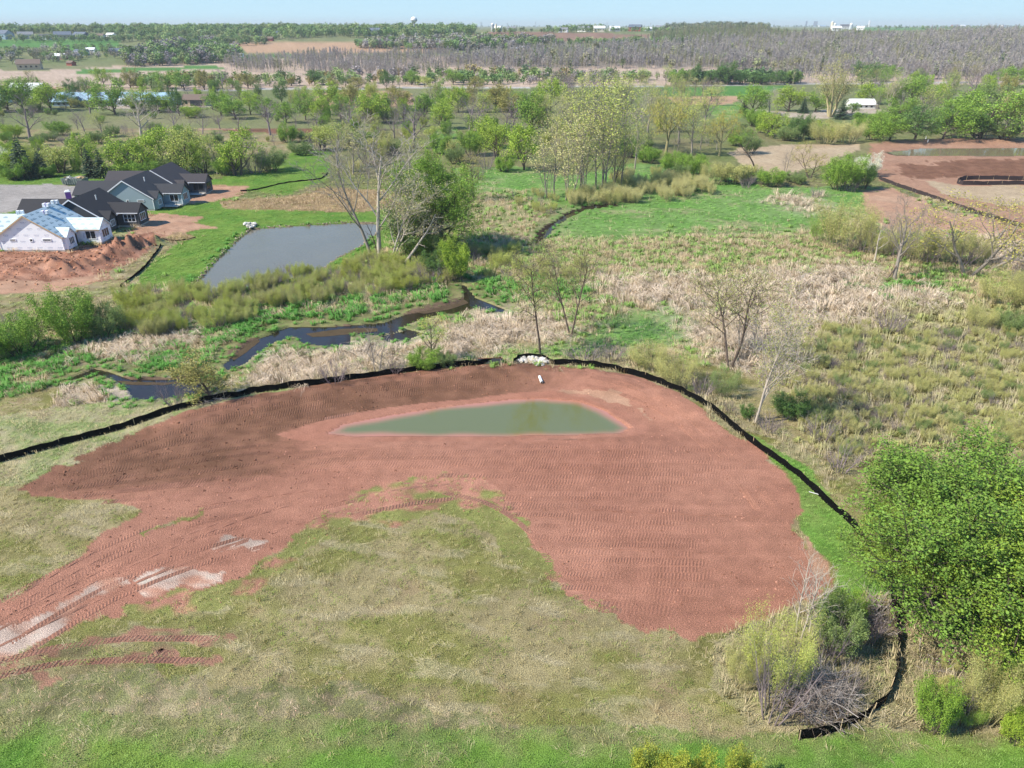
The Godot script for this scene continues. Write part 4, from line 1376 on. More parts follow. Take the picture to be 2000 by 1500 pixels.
func build_mud_bars() -> void:
	var k := 0
	for e in [["800,607 860,593 905,581 915,590 880,602 830,611", "brown mud bar along the upper creek bend"], ["596,650 660,641 735,639 738,645 680,651 610,656", "brown mud bar in the middle of the creek"], ["446,692 475,672 503,659 508,664 478,688 456,702", "brown mud bar at the creek mouth by the tan tree"], ["225,741 330,745 372,738 372,742 320,750 245,749", "brown mud bar in the left creek bend"]]:
		var p := outline(e[0])
		var curve := smooth(Array(p) + [p[0]], 0.6)
		var ring := PackedVector2Array()
		for q in curve.slice(0, curve.size() - 1):
			ring.append(q + Vector2(0.15, 0.15) * noise_a.get_noise_2d(q.x * 8.0, q.y * 8.0))
		var mb := MB.new()
		var t := Geometry2D.triangulate_polygon(ring)
		var tone := srgb("76664f")
		for q in ring:
			mb.v.append(Vector3(q.x, -0.155, -q.y)); mb.n.append(Vector3.UP); mb.t.append(q); mb.c.append(tone)
		var mid := mb.v.size()
		for w in range(0, t.size(), 3):
			var a := ring[t[w]]
			var b := ring[t[w + 1]]
			var c := ring[t[w + 2]]
			mb.i.append(t[w])
			if (b - a).cross(c - a) > 0.0:
				mb.i.append(t[w + 2]); mb.i.append(t[w + 1])
			else:
				mb.i.append(t[w + 1]); mb.i.append(t[w + 2])
		single("mud_bar", mb.mesh(), mats["land"], e[1], "mud bar", "", "structure")

# ---------------------------------------------------------------- fences, rocks, stakes, houses
func build_fences() -> void:
	silt_fence("-160,948 0,903 110,872 230,842 350,812 470,784 600,766 700,750 800,735 900,724 980,717", "long black silt fence along the left and back of the red earth basin", 0.85, 2.4)
	silt_fence("1002,721 1008,712 1012,704 1040,700 1064,704 1072,714 1082,719", "short black silt fence curled round the white rocks behind the basin", 0.8, 1.8)
	silt_fence("1082,719 1150,722 1200,731 1230,740 1330,778 1440,846 1500,888 1560,932 1610,980 1660,1024 1700,1075 1730,1130 1745,1180", "long black silt fence down the right edge of the basin to the big maples", 0.85, 2.4)
	silt_fence("1738,1180 1750,1200 1754,1260 1750,1310 1738,1345 1725,1375 1690,1402 1650,1422 1600,1440 1560,1444", "black silt fence with pale stakes curving round the brush pile", 0.9, 2.6)
	silt_fence("236,562 256,546 285,522 300,500 316,482", "sagging black silt fence on the grass below the dirt heaps", 0.5, 3.0, "fabric_black", false)
	silt_fence("318,474 340,472 365,468 382,464", "crumpled silt fence end beside the dug up yard", 0.25, 3.0, "fabric_black", false)
	silt_fence("470,374 500,371 545,360 590,354 625,350 640,338", "thin black silt fence across the rough grass behind the pond", 0.4, 3.0, "fabric_black", false)
	silt_fence("1716,350 1745,362 1800,380 1860,402 1920,422 2000,446 2200,500", "black staked silt fence below the far building site", 1.0, 3.4, "fabric_brown")
	silt_fence("2160,351 2000,352 1900,351 1872,354 1868,358 1880,361 1950,361 2160,362", "black silt fence loop in the middle of the far building site", 1.2, 4.0, "fabric_brown")
	# a folded piece of fence leaning on the bank
	var p := survey(958, 719)
	var fo := thing("fence_panel", "loose brown black piece of silt fence lying on the bank behind the basin", "fence panel", Vector3(p.x, ground_y(p.x, -p.z), p.z), 0.05)
	var mb := MB.new()
	mb.box(Vector3(0, 0.35, 0), Vector3(3.2, 0.7, 0.06), 0.0, Color.WHITE, Basis(Vector3.RIGHT, -0.35))
	part("fabric", mb.mesh(), mats["charcoal"], fo)
	var tb := MB.new()
	tb.box(Vector3(0, 0.66, -0.24), Vector3(3.25, 0.06, 0.1))
	part("edge_strip", tb.mesh(), mats["rust"], fo)
	stones("riprap", outline("1012,716 1014,706 1030,702 1052,703 1066,708 1070,716 1050,718 1030,716"), 110, 0.35, 0.7, "pile of white rocks inside the curl of the fence behind the basin", "white_stone", 0.25)
	stones("outlet_stones", outline("1044,724 1058,721 1064,723 1054,726"), 8, 0.3, 0.55, "few grey white stones between the pipe and the white rocks", "white_stone")
	stones("pond_outfall_rocks", outline("478,440 486,437 500,441 498,448 486,447"), 26, 0.5, 1.3, "pale rocks at the far left corner of the pond by the houses", "white_stone", 0.2)
	stones("pond_edge_rocks", outline("604,530 616,524 622,528 612,534"), 9, 0.4, 0.9, "pale rocks at the near edge of the pond by the houses", "white_stone", 0.1)
	stones("shore_stones", outline("372,566 366,562 412,508 462,462 488,444 494,448 470,467 422,513"), 150, 0.14, 0.36, "line of grey stones along the left shore of the pond", "shore_stone")
	stones("back_shore_stones", outline("494,447 492,444 560,439 690,432 736,434 736,437 690,435 560,443"), 110, 0.14, 0.36, "line of grey stones along the back shore of the pond", "shore_stone")
	stones("near_shore_stones", outline("744,446 748,448 704,484 664,504 624,534 560,549 560,545 620,530 660,500 700,480"), 80, 0.14, 0.36, "line of grey stones along the near right shore of the pond", "shore_stone")
	# the drain pipe in the bank
	p = survey(1057, 754)
	var o := thing("drain_pipe", "white drain pipe mouth sticking out of the red bank", "pipe", Vector3(p.x, ground_y(p.x, -p.z) + 0.2, p.z), 0.15)
	mb = MB.new()
	mb.tube([Vector3(0, 0, 0.25), Vector3(0, 0.05, -1.2)], [0.18, 0.18], 12)
	part("pipe_wall", mb.mesh(), mats["white_paint"], o)
	mb = MB.new()
	mb.tube([Vector3(0, 0, 0.25), Vector3(0, 0, 0.27), Vector3(0, 0, 0.272)], [0.18, 0.215, 0.13], 12)
	part("rim", mb.mesh(), mats["white_paint"], o)
	mb = MB.new()
	mb.tube([Vector3(0, 0, 0.262), Vector3(0, 0, 0.258)], [0.135, 0.0], 12)  # dark disc across the mouth, painted for the shade inside the pipe
	part("opening_shade", mb.mesh(), mats["charcoal"], o)
	# survey stakes
	for s in [["1378,1285", 1.15, "taller pale wooden survey stake in the grass near the brush pile"], ["1242,1284", 1.0, "thin pale survey stake alone in the grass left of the other stake"]]:
		p = outline_point(s[0])
		mb = MB.new()
		mb.box(Vector3(0, s[1] * 0.5 - 0.1, 0), Vector3(0.05, s[1], 0.03), 0.3)
		var st := single("survey_stake", mb.mesh(), mats["wood_pale"], s[2], "stake", "survey stakes")
		st.position = Vector3(p.x, ground_y(p.x, -p.z), p.z)
		st.rotation.z = 0.03
	for s in [["1807,276", "small white marker post on the back bank of the far site"], ["1811,281", "small white marker beside the water of the far site pond"]]:
		p = outline_point(s[0])
		mb = MB.new()
		mb.lathe([Vector2(0.16, -0.3), Vector2(0.16, 0.95), Vector2(0.1, 1.05), Vector2(0.0, 1.1)], 10)
		single("marker_post", mb.mesh(), mats["white_paint"], s[1], "post", "markers on the far site").position = Vector3(p.x, ground_y(p.x, -p.z), p.z)
	# a white stick in the grass verge
	p = survey(1592, 966)
	mb = MB.new()
	mb.bar(Vector3(-0.5, 0.1, -0.3), Vector3(0.5, 0.14, 0.35), 0.05, 0.05)
	single("white_stick", mb.mesh(), mats["white_paint"], "white stick lying in the green strip beside the fence", "stick").position = Vector3(p.x, ground_y(p.x, -p.z), p.z)
	brush_pile(survey(1588, 1368), 3.3, 2.3, 230, "big tangled pile of dead grey branches beside the black fence", 7)
	brush_pile(survey(1700, 1212), 2.4, 1.2, 60, "smaller heap of dead branches in front of the big maples", 8)
	brush_pile(survey(1840, 1300), 2.0, 0.5, 26, "few dead branches on the grass right of the black fence", 9)
	brush_pile(survey(412, 796), 2.0, 0.5, 26, "dead branches under the tan bush at the left fence", 10)

func outline_point(s: String) -> Vector3:
	var q := s.split(",")
	return survey(float(q[0]), float(q[1]))

func brush_pile(p: Vector3, wide: float, high: float, n: int, label: String, seed_: int) -> void:
	var r := RandomNumberGenerator.new()
	r.seed = seed_
	var o := thing("brush_pile", label, "brush pile", Vector3(p.x, ground_y(p.x, -p.z), p.z), 0.0, "heaps of dead branches")
	for k in n:
		var a := r.randf() * TAU
		var q := Vector3(cos(a), 0, sin(a)) * wide * sqrt(r.randf()) * 0.62
		q.y = high * maxf(0.05, 1.0 - pow(q.length() / wide, 2.0) * 1.6) * r.randf_range(0.1, 0.95)
		var b := r.randf() * TAU
		var l := r.randf_range(1.0, 3.2)
		var d := Vector3(cos(b), r.randf_range(-0.3, 0.5), sin(b)).normalized()
		var pts := [q - d * l * 0.5]
		for e in 3:
			d = (d + Vector3(r.randf_range(-0.4, 0.4), r.randf_range(-0.25, 0.3), r.randf_range(-0.4, 0.4))).normalized()
			pts.append(pts[-1] + d * l / 3.0)
		for e in pts.size():
			pts[e].y = maxf(pts[e].y, 0.05)
		var th := r.randf_range(0.014, 0.038)
		var m := MB.new()
		m.tube(pts, [th, th * 0.8, th * 0.6, th * 0.25], 4)
		for e in 9:
			var f: Vector3 = pts[1 + e % 2].lerp(pts[2 + e % 2], r.randf())
			var g := turned(d, r.randf_range(0.4, 0.9), r.randf() * TAU)
			m.tube([f, f + g * l * 0.2, f + (g + Vector3(0, 0.2, 0)) * l * 0.4], [th * 0.5, th * 0.35, th * 0.12], 3)
		part("branch", m.mesh(), mats["branch_brown" if r.randf() < 0.35 else "branch_grey"], o)

func build_site() -> void:
	var at := func(x: float, d: float) -> Vector3: return Vector3(x, ground_y(x, d), -d)
	build_house({"label": "unfinished house wrapped in white sheeting with pale blue roof underlay", "at": at.call(-94.6, 139.6), "long": 11.2, "wall": mats["house_wrap"], "roof": mats["underlay"], "roof2": mats["underlay_light"], "trim": mats["raw_wood"], "corner": mats["house_wrap"], "frame": mats["trim_white"], "win": [1.9, 2, 1], "far_win": true})
	build_house({"label": "charcoal black house with black shingles and white triple window", "at": at.call(-93.2, 153.4), "long": 12.0, "wall": mats["siding_black"], "roof": mats["shingle_black"], "trim": mats["trim_white"], "corner": mats["siding_black"], "frame": mats["trim_white"], "win": [2.4, 3, 2], "vent": true})
	build_house({"label": "pale blue grey house with white trim and dark shingle roof", "at": at.call(-92.2, 174.4), "long": 13.0, "wall": mats["siding_blue"], "roof": mats["shingle_grey"], "trim": mats["trim_white"], "corner": mats["trim_white"], "frame": mats["trim_white"], "win": [2.0, 2, 1], "vent": true, "deck": true})
	build_house({"label": "farthest house of the new row with brown grey roof and slate walls", "at": at.call(-91.6, 188.2), "long": 12.0, "wall": mats["siding_slate"], "roof": mats["shingle_brown"], "trim": mats["trim_white"], "corner": mats["siding_slate"], "frame": mats["charcoal"], "win": [2.4, 2, 1], "deck": true})
	# bundles of shingles waiting on the white house
	var k := 0
	for q in [[-94.6, 147.6, "white bundle of roofing nearest the ridge crossing on the unfinished house"], [-93.4, 144.6, "lilac white roofing bundle in the middle of the unfinished roof"], [-94.5, 150.4, "grey white roofing bundle at the far end of the unfinished ridge"], [-100.6, 147.9, "white roofing bundle on the garage ridge of the unfinished house"]]:
		var m := MB.new()
		for e in 3:
			m.box(Vector3(0, 0.1 + e * 0.22, 0), Vector3(1.25, 0.2, 0.85), 0.06 * (e - 1))
		var y := 7.26 if k != 1 else 6.45
		if k == 3:
			y = 5.7
		var b := thing("roofing_bundle", q[2], "roofing bundle", Vector3(q[0], ground_y(-94.6, 139.6) + y - 0.12, -q[1]), 0.1 * k, "roofing bundles on the unfinished house")
		part("packet", m.mesh(), mats["trim_white"], b)
		var st := MB.new()
		st.box(Vector3(0, 0.34, 0), Vector3(0.1, 0.7, 0.93))
		part("strap", st.mesh(), mats["purple"] if k < 2 else mats["junk_grey"], b)
		k += 1
	# skip full of rubble
	var p := survey(149, 361)
	var o := thing("dumpster", "long grey green dumpster heaped with building scraps on the gravel court", "dumpster", at.call(p.x, -p.z), -0.12)
	var mb := MB.new()
	var w := 6.2
	for s in [-1, 1]:
		mb.hexa([Vector3(-w * 0.5, 0.25, s * 1.15 + 0.06), Vector3(w * 0.5, 0.25, s * 1.15 + 0.06), Vector3(w * 0.5, 0.25, s * 1.15 - 0.06), Vector3(-w * 0.5, 0.25, s * 1.15 - 0.06), Vector3(-w * 0.5 - 0.3, 1.9, s * 1.25 + 0.06), Vector3(w * 0.5, 1.9, s * 1.25 + 0.06), Vector3(w * 0.5, 1.9, s * 1.25 - 0.06), Vector3(-w * 0.5 - 0.3, 1.9, s * 1.25 - 0.06)])
		mb.box(Vector3(s * (w * 0.5 - 0.03), 1.05, 0), Vector3(0.1, 1.6, 2.2))
	mb.box(Vector3(0, 0.3, 0), Vector3(w - 0.2, 0.12, 2.2))
	part("container", mb.mesh(), mats["steel_green"], o)
	for e in 9:
		var rb := MB.new()
		rb.box(Vector3(-w * 0.5 + 0.35 + e * 0.69, 1.05, 1.3), Vector3(0.1, 1.6, 0.12))
		part("rib", rb.mesh(), mats["steel_green"], o)
	for e in 4:
		var wl := MB.new()
		wl.lathe([Vector2(0.0, -0.1), Vector2(0.22, -0.1), Vector2(0.22, 0.1), Vector2(0, 0.1)], 10)
		var ww := part("roller", wl.mesh(), mats["charcoal"], o)
		ww.position = Vector3([-2.4, 2.4][e % 2], 0.22, [-0.8, 0.8][e / 2])
		ww.rotation.x = PI / 2
	for e in 26:
		var rb := MB.new()
		rb.box(Vector3.ZERO, Vector3(rng.randf_range(0.5, 1.6), rng.randf_range(0.05, 0.4), rng.randf_range(0.2, 0.9)))
		var sc := single("building_scrap", rb.mesh(), mats[["junk_grey", "junk_wood", "white_paint", "junk_grey"][e % 4]], "scrap of board or packing heaped in the dumpster", "scrap", "scraps in the dumpster")
		sc.position = at.call(p.x, -p.z) + Vector3(rng.randf_range(-2.6, 2.6), rng.randf_range(1.5, 2.2), rng.randf_range(-0.9, 0.9))
		sc.rotation = Vector3(rng.randf_range(-0.5, 0.5), rng.randf() * 3, rng.randf_range(-0.5, 0.5))
	# portable toilet
	p = survey(136, 391)
	o = thing("portable_toilet", "purple portable toilet with white roof beside the black house", "toilet", at.call(p.x, -p.z), 0.5)
	mb = MB.new()
	mb.box(Vector3(0, 1.05, 0), Vector3(1.25, 2.1, 1.25))
	part("cabin", mb.mesh(), mats["purple"], o)
	mb = MB.new()
	mb.hexa([Vector3(-0.68, 2.1, 0.68), Vector3(0.68, 2.1, 0.68), Vector3(0.68, 2.1, -0.68), Vector3(-0.68, 2.1, -0.68), Vector3(-0.4, 2.5, 0.4), Vector3(0.4, 2.5, 0.4), Vector3(0.4, 2.5, -0.4), Vector3(-0.4, 2.5, -0.4)])
	part("roof", mb.mesh(), mats["white_paint"], o)
	mb = MB.new()
	mb.box(Vector3(0, 1.0, 0.64), Vector3(0.75, 1.85, 0.05))
	part("door", mb.mesh(), mats["purple"], o)
	mb = MB.new()
	mb.box(Vector3(0, 0.06, 0), Vector3(1.4, 0.14, 1.4))
	part("skid", mb.mesh(), mats["charcoal"], o)

# ---------------------------------------------------------------- far buildings
func build_far() -> void:
	# greenhouses and sheds at the road
	far_house(230, 204, 235, "blue", "blue", "long low building with a pale blue roof behind the tree row", "shed", "buildings at the road", "long_shed", 0.4)
	far_house(130, 206, 50, "blue", "blue", "short blue walled building left of the long blue roofed one", "shed", "buildings at the road", "long_shed", 0.6)
	far_house(60, 190, 60, "white", "white", "white roofed building behind the left tree row", "shed", "buildings at the road", "white_shed", 0.9)
	far_house(385, 206, 44, "tan", "brown", "open fronted brown shed at the end of the blue roof", "shed", "buildings at the road", "open_shed", 1.0)
	var p := survey(388, 208)
	var m := MB.new()
	m.box(Vector3(p.x, 2.0, p.z + 3.0), Vector3(metres(22, p), 3.0, 0.3))  # dark slab, its colour stands in for the shade inside the shed
	single("shed_opening_shade", m.mesh(), mats["charcoal"], "dark panel for the shaded doorway of the open fronted brown shed", "doorway")
	far_house(247, 206, 26, "white", "white", "small white building right of the big round tree", "shed", "buildings at the road", "white_shed", 0.8)
	far_house(4, 200, 30, "white", "slate", "white building at the left edge behind the trees", "house", "buildings at the road", "white_shed", 1.0)
	# trailer home on the right
	far_house(1680, 211, 46, "white", "white", "white trailer home beside the big willow and gravel drive", "trailer", "", "trailer_home", 0.62)
	# hillside, left to right
	var rows := """
8 76 34 blue slate|blue grey house at the far left edge of the rise
52 75 26 grey grey|grey house with grey roof behind the green field
88 77 20 white dark|small white house with dark roof by the green field
125 77 30 tan slate|tan house with slate roof above the green field
160 76 26 darkblue slate|dark blue house above the green field
196 75 18 grey brown|grey house with brown roof above the green field
218 73 16 white white|tiny white house left of the wooded crest
340 64 14 white white|tiny white house on the crest among the trees
385 60 10 cream grey|tiny cream house high among the crest trees
410 82 18 white grey|white gabled house beside the dirt lane
445 72 14 white white|white house below the crest trees
470 80 16 tan brown|tan house at the start of the lane
500 70 20 grey dark|grey house with dark roof among the crest trees
526 80 16 red brown|small reddish house at the edge of the tan field
545 68 14 white slate|white house with slate roof behind the tan field
690 66 22 cream grey|cream house in the tree line behind the tan field
730 70 30 grey slate|wide grey house in front of the water tower
765 70 18 tan grey|tan house right of the wide grey house
820 72 16 white grey|white house under the water tower
875 68 20 white slate|white house right of the water tower
178 102 18 white white|white barn among the sheds below the green field
160 108 24 blue slate|blue grey shed among the sheds
120 116 22 red white|reddish shed in the yard at the left
60 136 40 tan brown|long brown lumber shed at the far left
140 128 16 red brown|small rusty shed by the lane
232 108 26 dark slate|dark house in the left yards
330 92 26 grey dark|dark roofed house beside the tree clump
350 98 20 cream slate|cream house by the tree clump
418 100 14 tan brown|small tan house in front of the tan field
470 112 12 white white|tiny white shed by the small green field
930 95 12 white white|small white house at the marsh edge
1007 100 14 tan grey|tan shed of the farm by the bare wood
1020 98 10 white white|small white shed of the farm by the bare wood
970 60 18 white white|white farm building under the grain towers
1000 60 16 grey grey|grey farm building beside the grain towers
1100 63 18 white grey|long white building left of the far roofs
1140 62 22 white grey|wide white building of the far works
1170 62 22 cream white|cream building of the far works
1200 61 20 grey white|grey building of the far works
1240 60 24 red slate|red roofed building at the far works
1265 60 14 white white|white gabled building at the far works
1290 59 18 cream grey|cream house at the end of the far works
1605 52 16 white blue|long pale blue barn beside the dark silos
1632 60 18 white white|white barn at the foot of the light silos
1650 56 18 grey dark|grey barn between the silos
1680 58 14 white white|small white barn right of the silos
1865 54 14 red grey|red barn on the far right crest
1880 53 12 white white|white house on the far right crest
1960 53 10 white grey|white house at the far right edge
"""
	for line in rows.split("\n", false):
		var s := line.split("|")
		var q := s[0].split(" ", false)
		far_house(float(q[0]), float(q[1]), float(q[2]), {"dark": "brown"}.get(q[3], q[3]), q[4], s[1], "house", "houses on the far rise", "far_house", 1.0, rng.randf_range(-0.5, 0.5))
	for s in ["1574 52 40 3.5 darkblue blue|thin dark blue silo at the left of the silo group", "1590 51 41 4 darkblue darkblue|dark blue silo next to the thin one", "1594 51 41 4 darkblue darkblue|third dark blue silo in its row",
		"1624 58 41 6 cream steel|tallest cream silo with a steel cap", "1629 59 45 5 steel white|pale silo beside the tallest one", "1661 58 45 6 steel white|round capped silo right of the barn", "1697 52 40 4 white white|white silo far right of the group",
		"962 61 45 6 grey white|grey grain tower on the brown rise", "969 61 46 4 cream grey|cream grain tower beside the grey one"]:
		var a: PackedStringArray = s.split("|")
		var q: PackedStringArray = a[0].split(" ", false)
		silo(float(q[0]), float(q[1]), float(q[2]), float(q[3]), q[4], q[5], a[1])
	# water tower
	p = survey(810, 66)
	var h := height_to(p, 32.5)
	var r := metres(6.3, p)
	var o := thing("water_tower", "white ball shaped water tower on a single leg above the trees", "water tower", p)
	m = MB.new()
	m.lathe([Vector2(r * 0.5, -1), Vector2(r * 0.28, h * 0.12), Vector2(r * 0.24, h - r * 2.0), Vector2(r * 0.45, h - r * 1.6)], 16)
	part("leg", m.mesh(), mats["wall_grey"], o)
	m = MB.new()
	var prof := []
	for k in 13:
		var a := PI * k / 12.0
		prof.append(Vector2(maxf(sin(a) * r, 0.02), h - r * 0.85 - cos(a) * r * 0.85))
	m.lathe(prof, 24)
	part("tank", m.mesh(), mats["white_paint"], o)
	m = MB.new()
	m.lathe([Vector2(r * 1.01, h - r * 1.1), Vector2(r * 1.06, h - r * 0.98), Vector2(r * 1.01, h - r * 0.9)], 24)
	part("balcony", m.mesh(), mats["wall_grey"], o)
	# lattice masts of the power line
	for s in [[940, 58, 43, "left"], [991, 57, 45, "middle"], [1046, 56, 42, "right"], [1185, 56, 43, "lone"], [1270, 56, 44, "fifth"]]:
		p = survey(s[0], s[1])
		h = height_to(p, s[2])
		o = thing("power_pylon", {"left": "thin grey power pylon left of the grain towers", "middle": "thin grey power pylon just right of the grain towers", "right": "thin grey power pylon left of the far works", "lone": "thin grey power pylon behind the far works", "fifth": "thin grey power pylon at the right end of the far works"}[s[3]], "pylon", p, 0.3, "power pylons on the horizon")
		m = MB.new()
		for a in [-1, 1]:
			for b in [-1, 1]:
				m.bar(Vector3(a * 2.6, 0, b * 2.6), Vector3(a * 0.3, h, b * 0.3), 0.22, 0.22)
		for k in 7:
			var f := 1.0 - k / 7.5
			var g := 1.0 - (k + 1) / 7.5
			m.bar(Vector3(-2.6 * f, h * (1 - f), 2.6 * f), Vector3(2.6 * g, h * (1 - g), 2.6 * g), 0.14, 0.14)
			m.bar(Vector3(2.6 * f, h * (1 - f), -2.6 * f), Vector3(-2.6 * g, h * (1 - g), -2.6 * g), 0.14, 0.14)
		part("mast", m.mesh(), mats["wall_steel"], o)
		for k in 3:
			m = MB.new()
			m.bar(Vector3(-4.5 + k * 0.7, h * (0.72 + 0.11 * k), 0), Vector3(4.5 - k * 0.7, h * (0.72 + 0.11 * k), 0), 0.25, 0.25)
			part("cross_arm", m.mesh(), mats["wall_steel"], o)

# kind, foot at u v, top at v, width, leaf, lean, bark | which one
const NEAR_PLANTS := """
# the two big maples | big green maple
great 1815 1136 860 420 maple|big dark fresh green maple behind the fence, the one farther back
great 1965 1262 972 400 maple_gold|big yellow green maple at the right edge, nearest of the two
great 1752 1165 990 190 maple_gold|low leafy maple crown hanging over the fence at the left of the big pair
# trees standing in the wet meadow | tree in the wet meadow
tall 1055 690 446 100 spring|straight slender dark trunked tree just behind the white rocks
forked 1114 656 436 130 spring 0.10 bark_dark|dark trunked tree leaning right behind the straight slender one
forked 1424 722 476 170 spring 0.03 bark_dark|forked dark trunked tree with thin yellow green crown in the straw
pale 1474 826 516 140 spring -0.12 bark_pale|white trunked sparse tree leaning right beside the fence
sapling 1446 690 560 40|thin bare sapling right of the forked dark tree
sapling 1472 695 580 40|thin sapling between the forked tree and the white trunk
bare 1746 545 388 80 - 0.0 bark_grey|bare grey tree in front of the far pink soil
snag 1733 545 486 30 - -0.35 bark_dark|broken dark stump leaning right under the bare grey tree
snag 1706 514 450 26 - 0.0 bark_pale|thin dead snag left of the bare grey tree
crooked 1890 538 372 170 gold -0.12 bark_grey|big crooked old willow with few yellow leaves at the right
crooked 1930 524 392 140 gold -0.42 bark_grey|second crooked willow trunk leaning hard right
# small trees and bushes along the fence | bush along the fence
sparse 843 714 612 84 lime 0 bark_dark|small yellow green tree over the left fence
sapling 736 730 640 52|spindly sapling left of the small yellow green tree
leafy 412 780 684 96 rust 0 bark_dark|tan leaved round tree leaning over the left fence
bush 826 726 682 74 green|green bush at the foot of the small yellow green tree
bush 872 722 690 50 dull|dull green bush right of the small yellow green tree
twiggy 655 758 712 80|grey twiggy shrub behind the left fence
twiggy 770 736 702 66|reddish grey twiggy shrub beside the spindly sapling
twiggy 345 800 745 70|grey twiggy shrub by the left creek bend
twiggy 1140 706 668 100|grey twiggy shrub right of the white rocks
twiggy 1195 700 672 70|second grey twiggy shrub right of the white rocks
willow 1265 715 668 90 olive|olive shrub behind the right hand fence start
willow 1320 752 690 100 olive|olive green shrub beside the curving fence
twiggy 1370 776 728 80|grey shrub between fence and forked tree
willow 1412 770 715 80 dull|dull green shrub left of the white trunk
bush 1456 820 786 34 deep|small dark green bush at the foot of the white trunk
bush 1545 815 766 86 deep|dark green bush right of the white trunk
twiggy 1600 860 805 80|rusty twiggy shrub right of the white trunk
twiggy 1500 842 800 70|grey twigs around the white trunk
twiggy 1640 920 868 90|grey twiggy shrub beside the green strip
# bushes round the brush pile | bush by the brush pile
willow 1512 1340 1196 170 lime|pale yellow green bush left of the brush pile
willow 1450 1335 1240 100 olive|olive shrub at the left end of the bush clump
twiggy 1508 1400 1240 150|grey twiggy shrub in front of the pale bush
sapling 1560 1240 1078 90 - 0.03 bark_pale|bare pale sapling with two stems at the soil edge
sapling 1585 1240 1090 70 - -0.05 bark_pale|second bare sapling at the soil edge
bush 1632 1270 1165 120 dull|dull green bush between brush pile and maples
twiggy 1615 1290 1190 100|brown grey twiggy shrub beside the dull green bush
bush 1645 1215 1150 100 green|green bush at the corner of the soil
twiggy 1695 1255 1185 70|tangled twigs under the left edge of the maples
twiggy 1660 1350 1290 60|grey twigs right of the brush pile
bush 1818 1424 1318 60 green|upright bright green bush right of the fence curve
willow 1918 1400 1288 130 olive|wide olive bush at the lower right
twiggy 1870 1390 1310 80|grey twigs between the upright bush and the olive bush
bush 1985 1450 1372 90 fresh|bright green bush in the lower right corner
bush 1270 1575 1448 110 sun|bright yellow leaved bush at the bottom edge
bush 1340 1580 1470 120 sun|low yellow leaved bush right of the bright one
bush 1440 1575 1474 110 sun|low yellow green bush at the bottom edge by the fence end
bush 1970 1262 1180 120 fresh|leafy bush under the right maple
# bushes on the left of the creek | bush left of the creek
bush 146 664 556 120 green|big bushy green shrub on the left above the creek
bush 40 690 606 130 green|dark green shrub at the left edge above the creek
bush 0 700 640 80 dull|dull shrub cut by the left edge
twiggy 30 648 588 60|grey twiggy shrub behind the left edge shrub
bush 205 655 590 90 dull|dull green shrub right of the big bushy one
willow 252 600 548 60 sun|bright yellow green shrub at the end of the sagging fence
# at the pond | tree by the pond
cottonwood 727 505 268 190 - 0.10 bark_grey|dead topped cottonwood leaning left over the pond
cottonwood 742 508 246 150 - -0.04 bark_pale|tallest pale cottonwood by the pond with bare crown
snag 737 506 432 24 - 0 bark_dark|broken black stump between the cottonwoods
pale 765 513 330 150 straw -0.3 bark_pale|pale cottonwood stem leaning right from the pond clump
snag 790 515 400 130 - -0.55 bark_pale|half fallen pale stem arching right of the clump
great 848 492 300 150 green|large rounded green tree right of the cottonwoods
grove 800 500 400 90 dull|green undergrowth trees between cottonwoods and round tree
bush 893 548 462 62 fresh|bright round bush beside the creek head
sparse 924 392 306 48 rust 0 bark_dark|lone small tree in the grass behind the round green tree
bush 818 500 440 70 green|green bush under the left side of the large round tree
bush 875 506 452 64 dull|dull bush under the right side of the large round tree
bush 860 540 490 70 deep|dark bush under the large round tree
twiggy 840 552 505 90|dark twigs at the creek head
"""

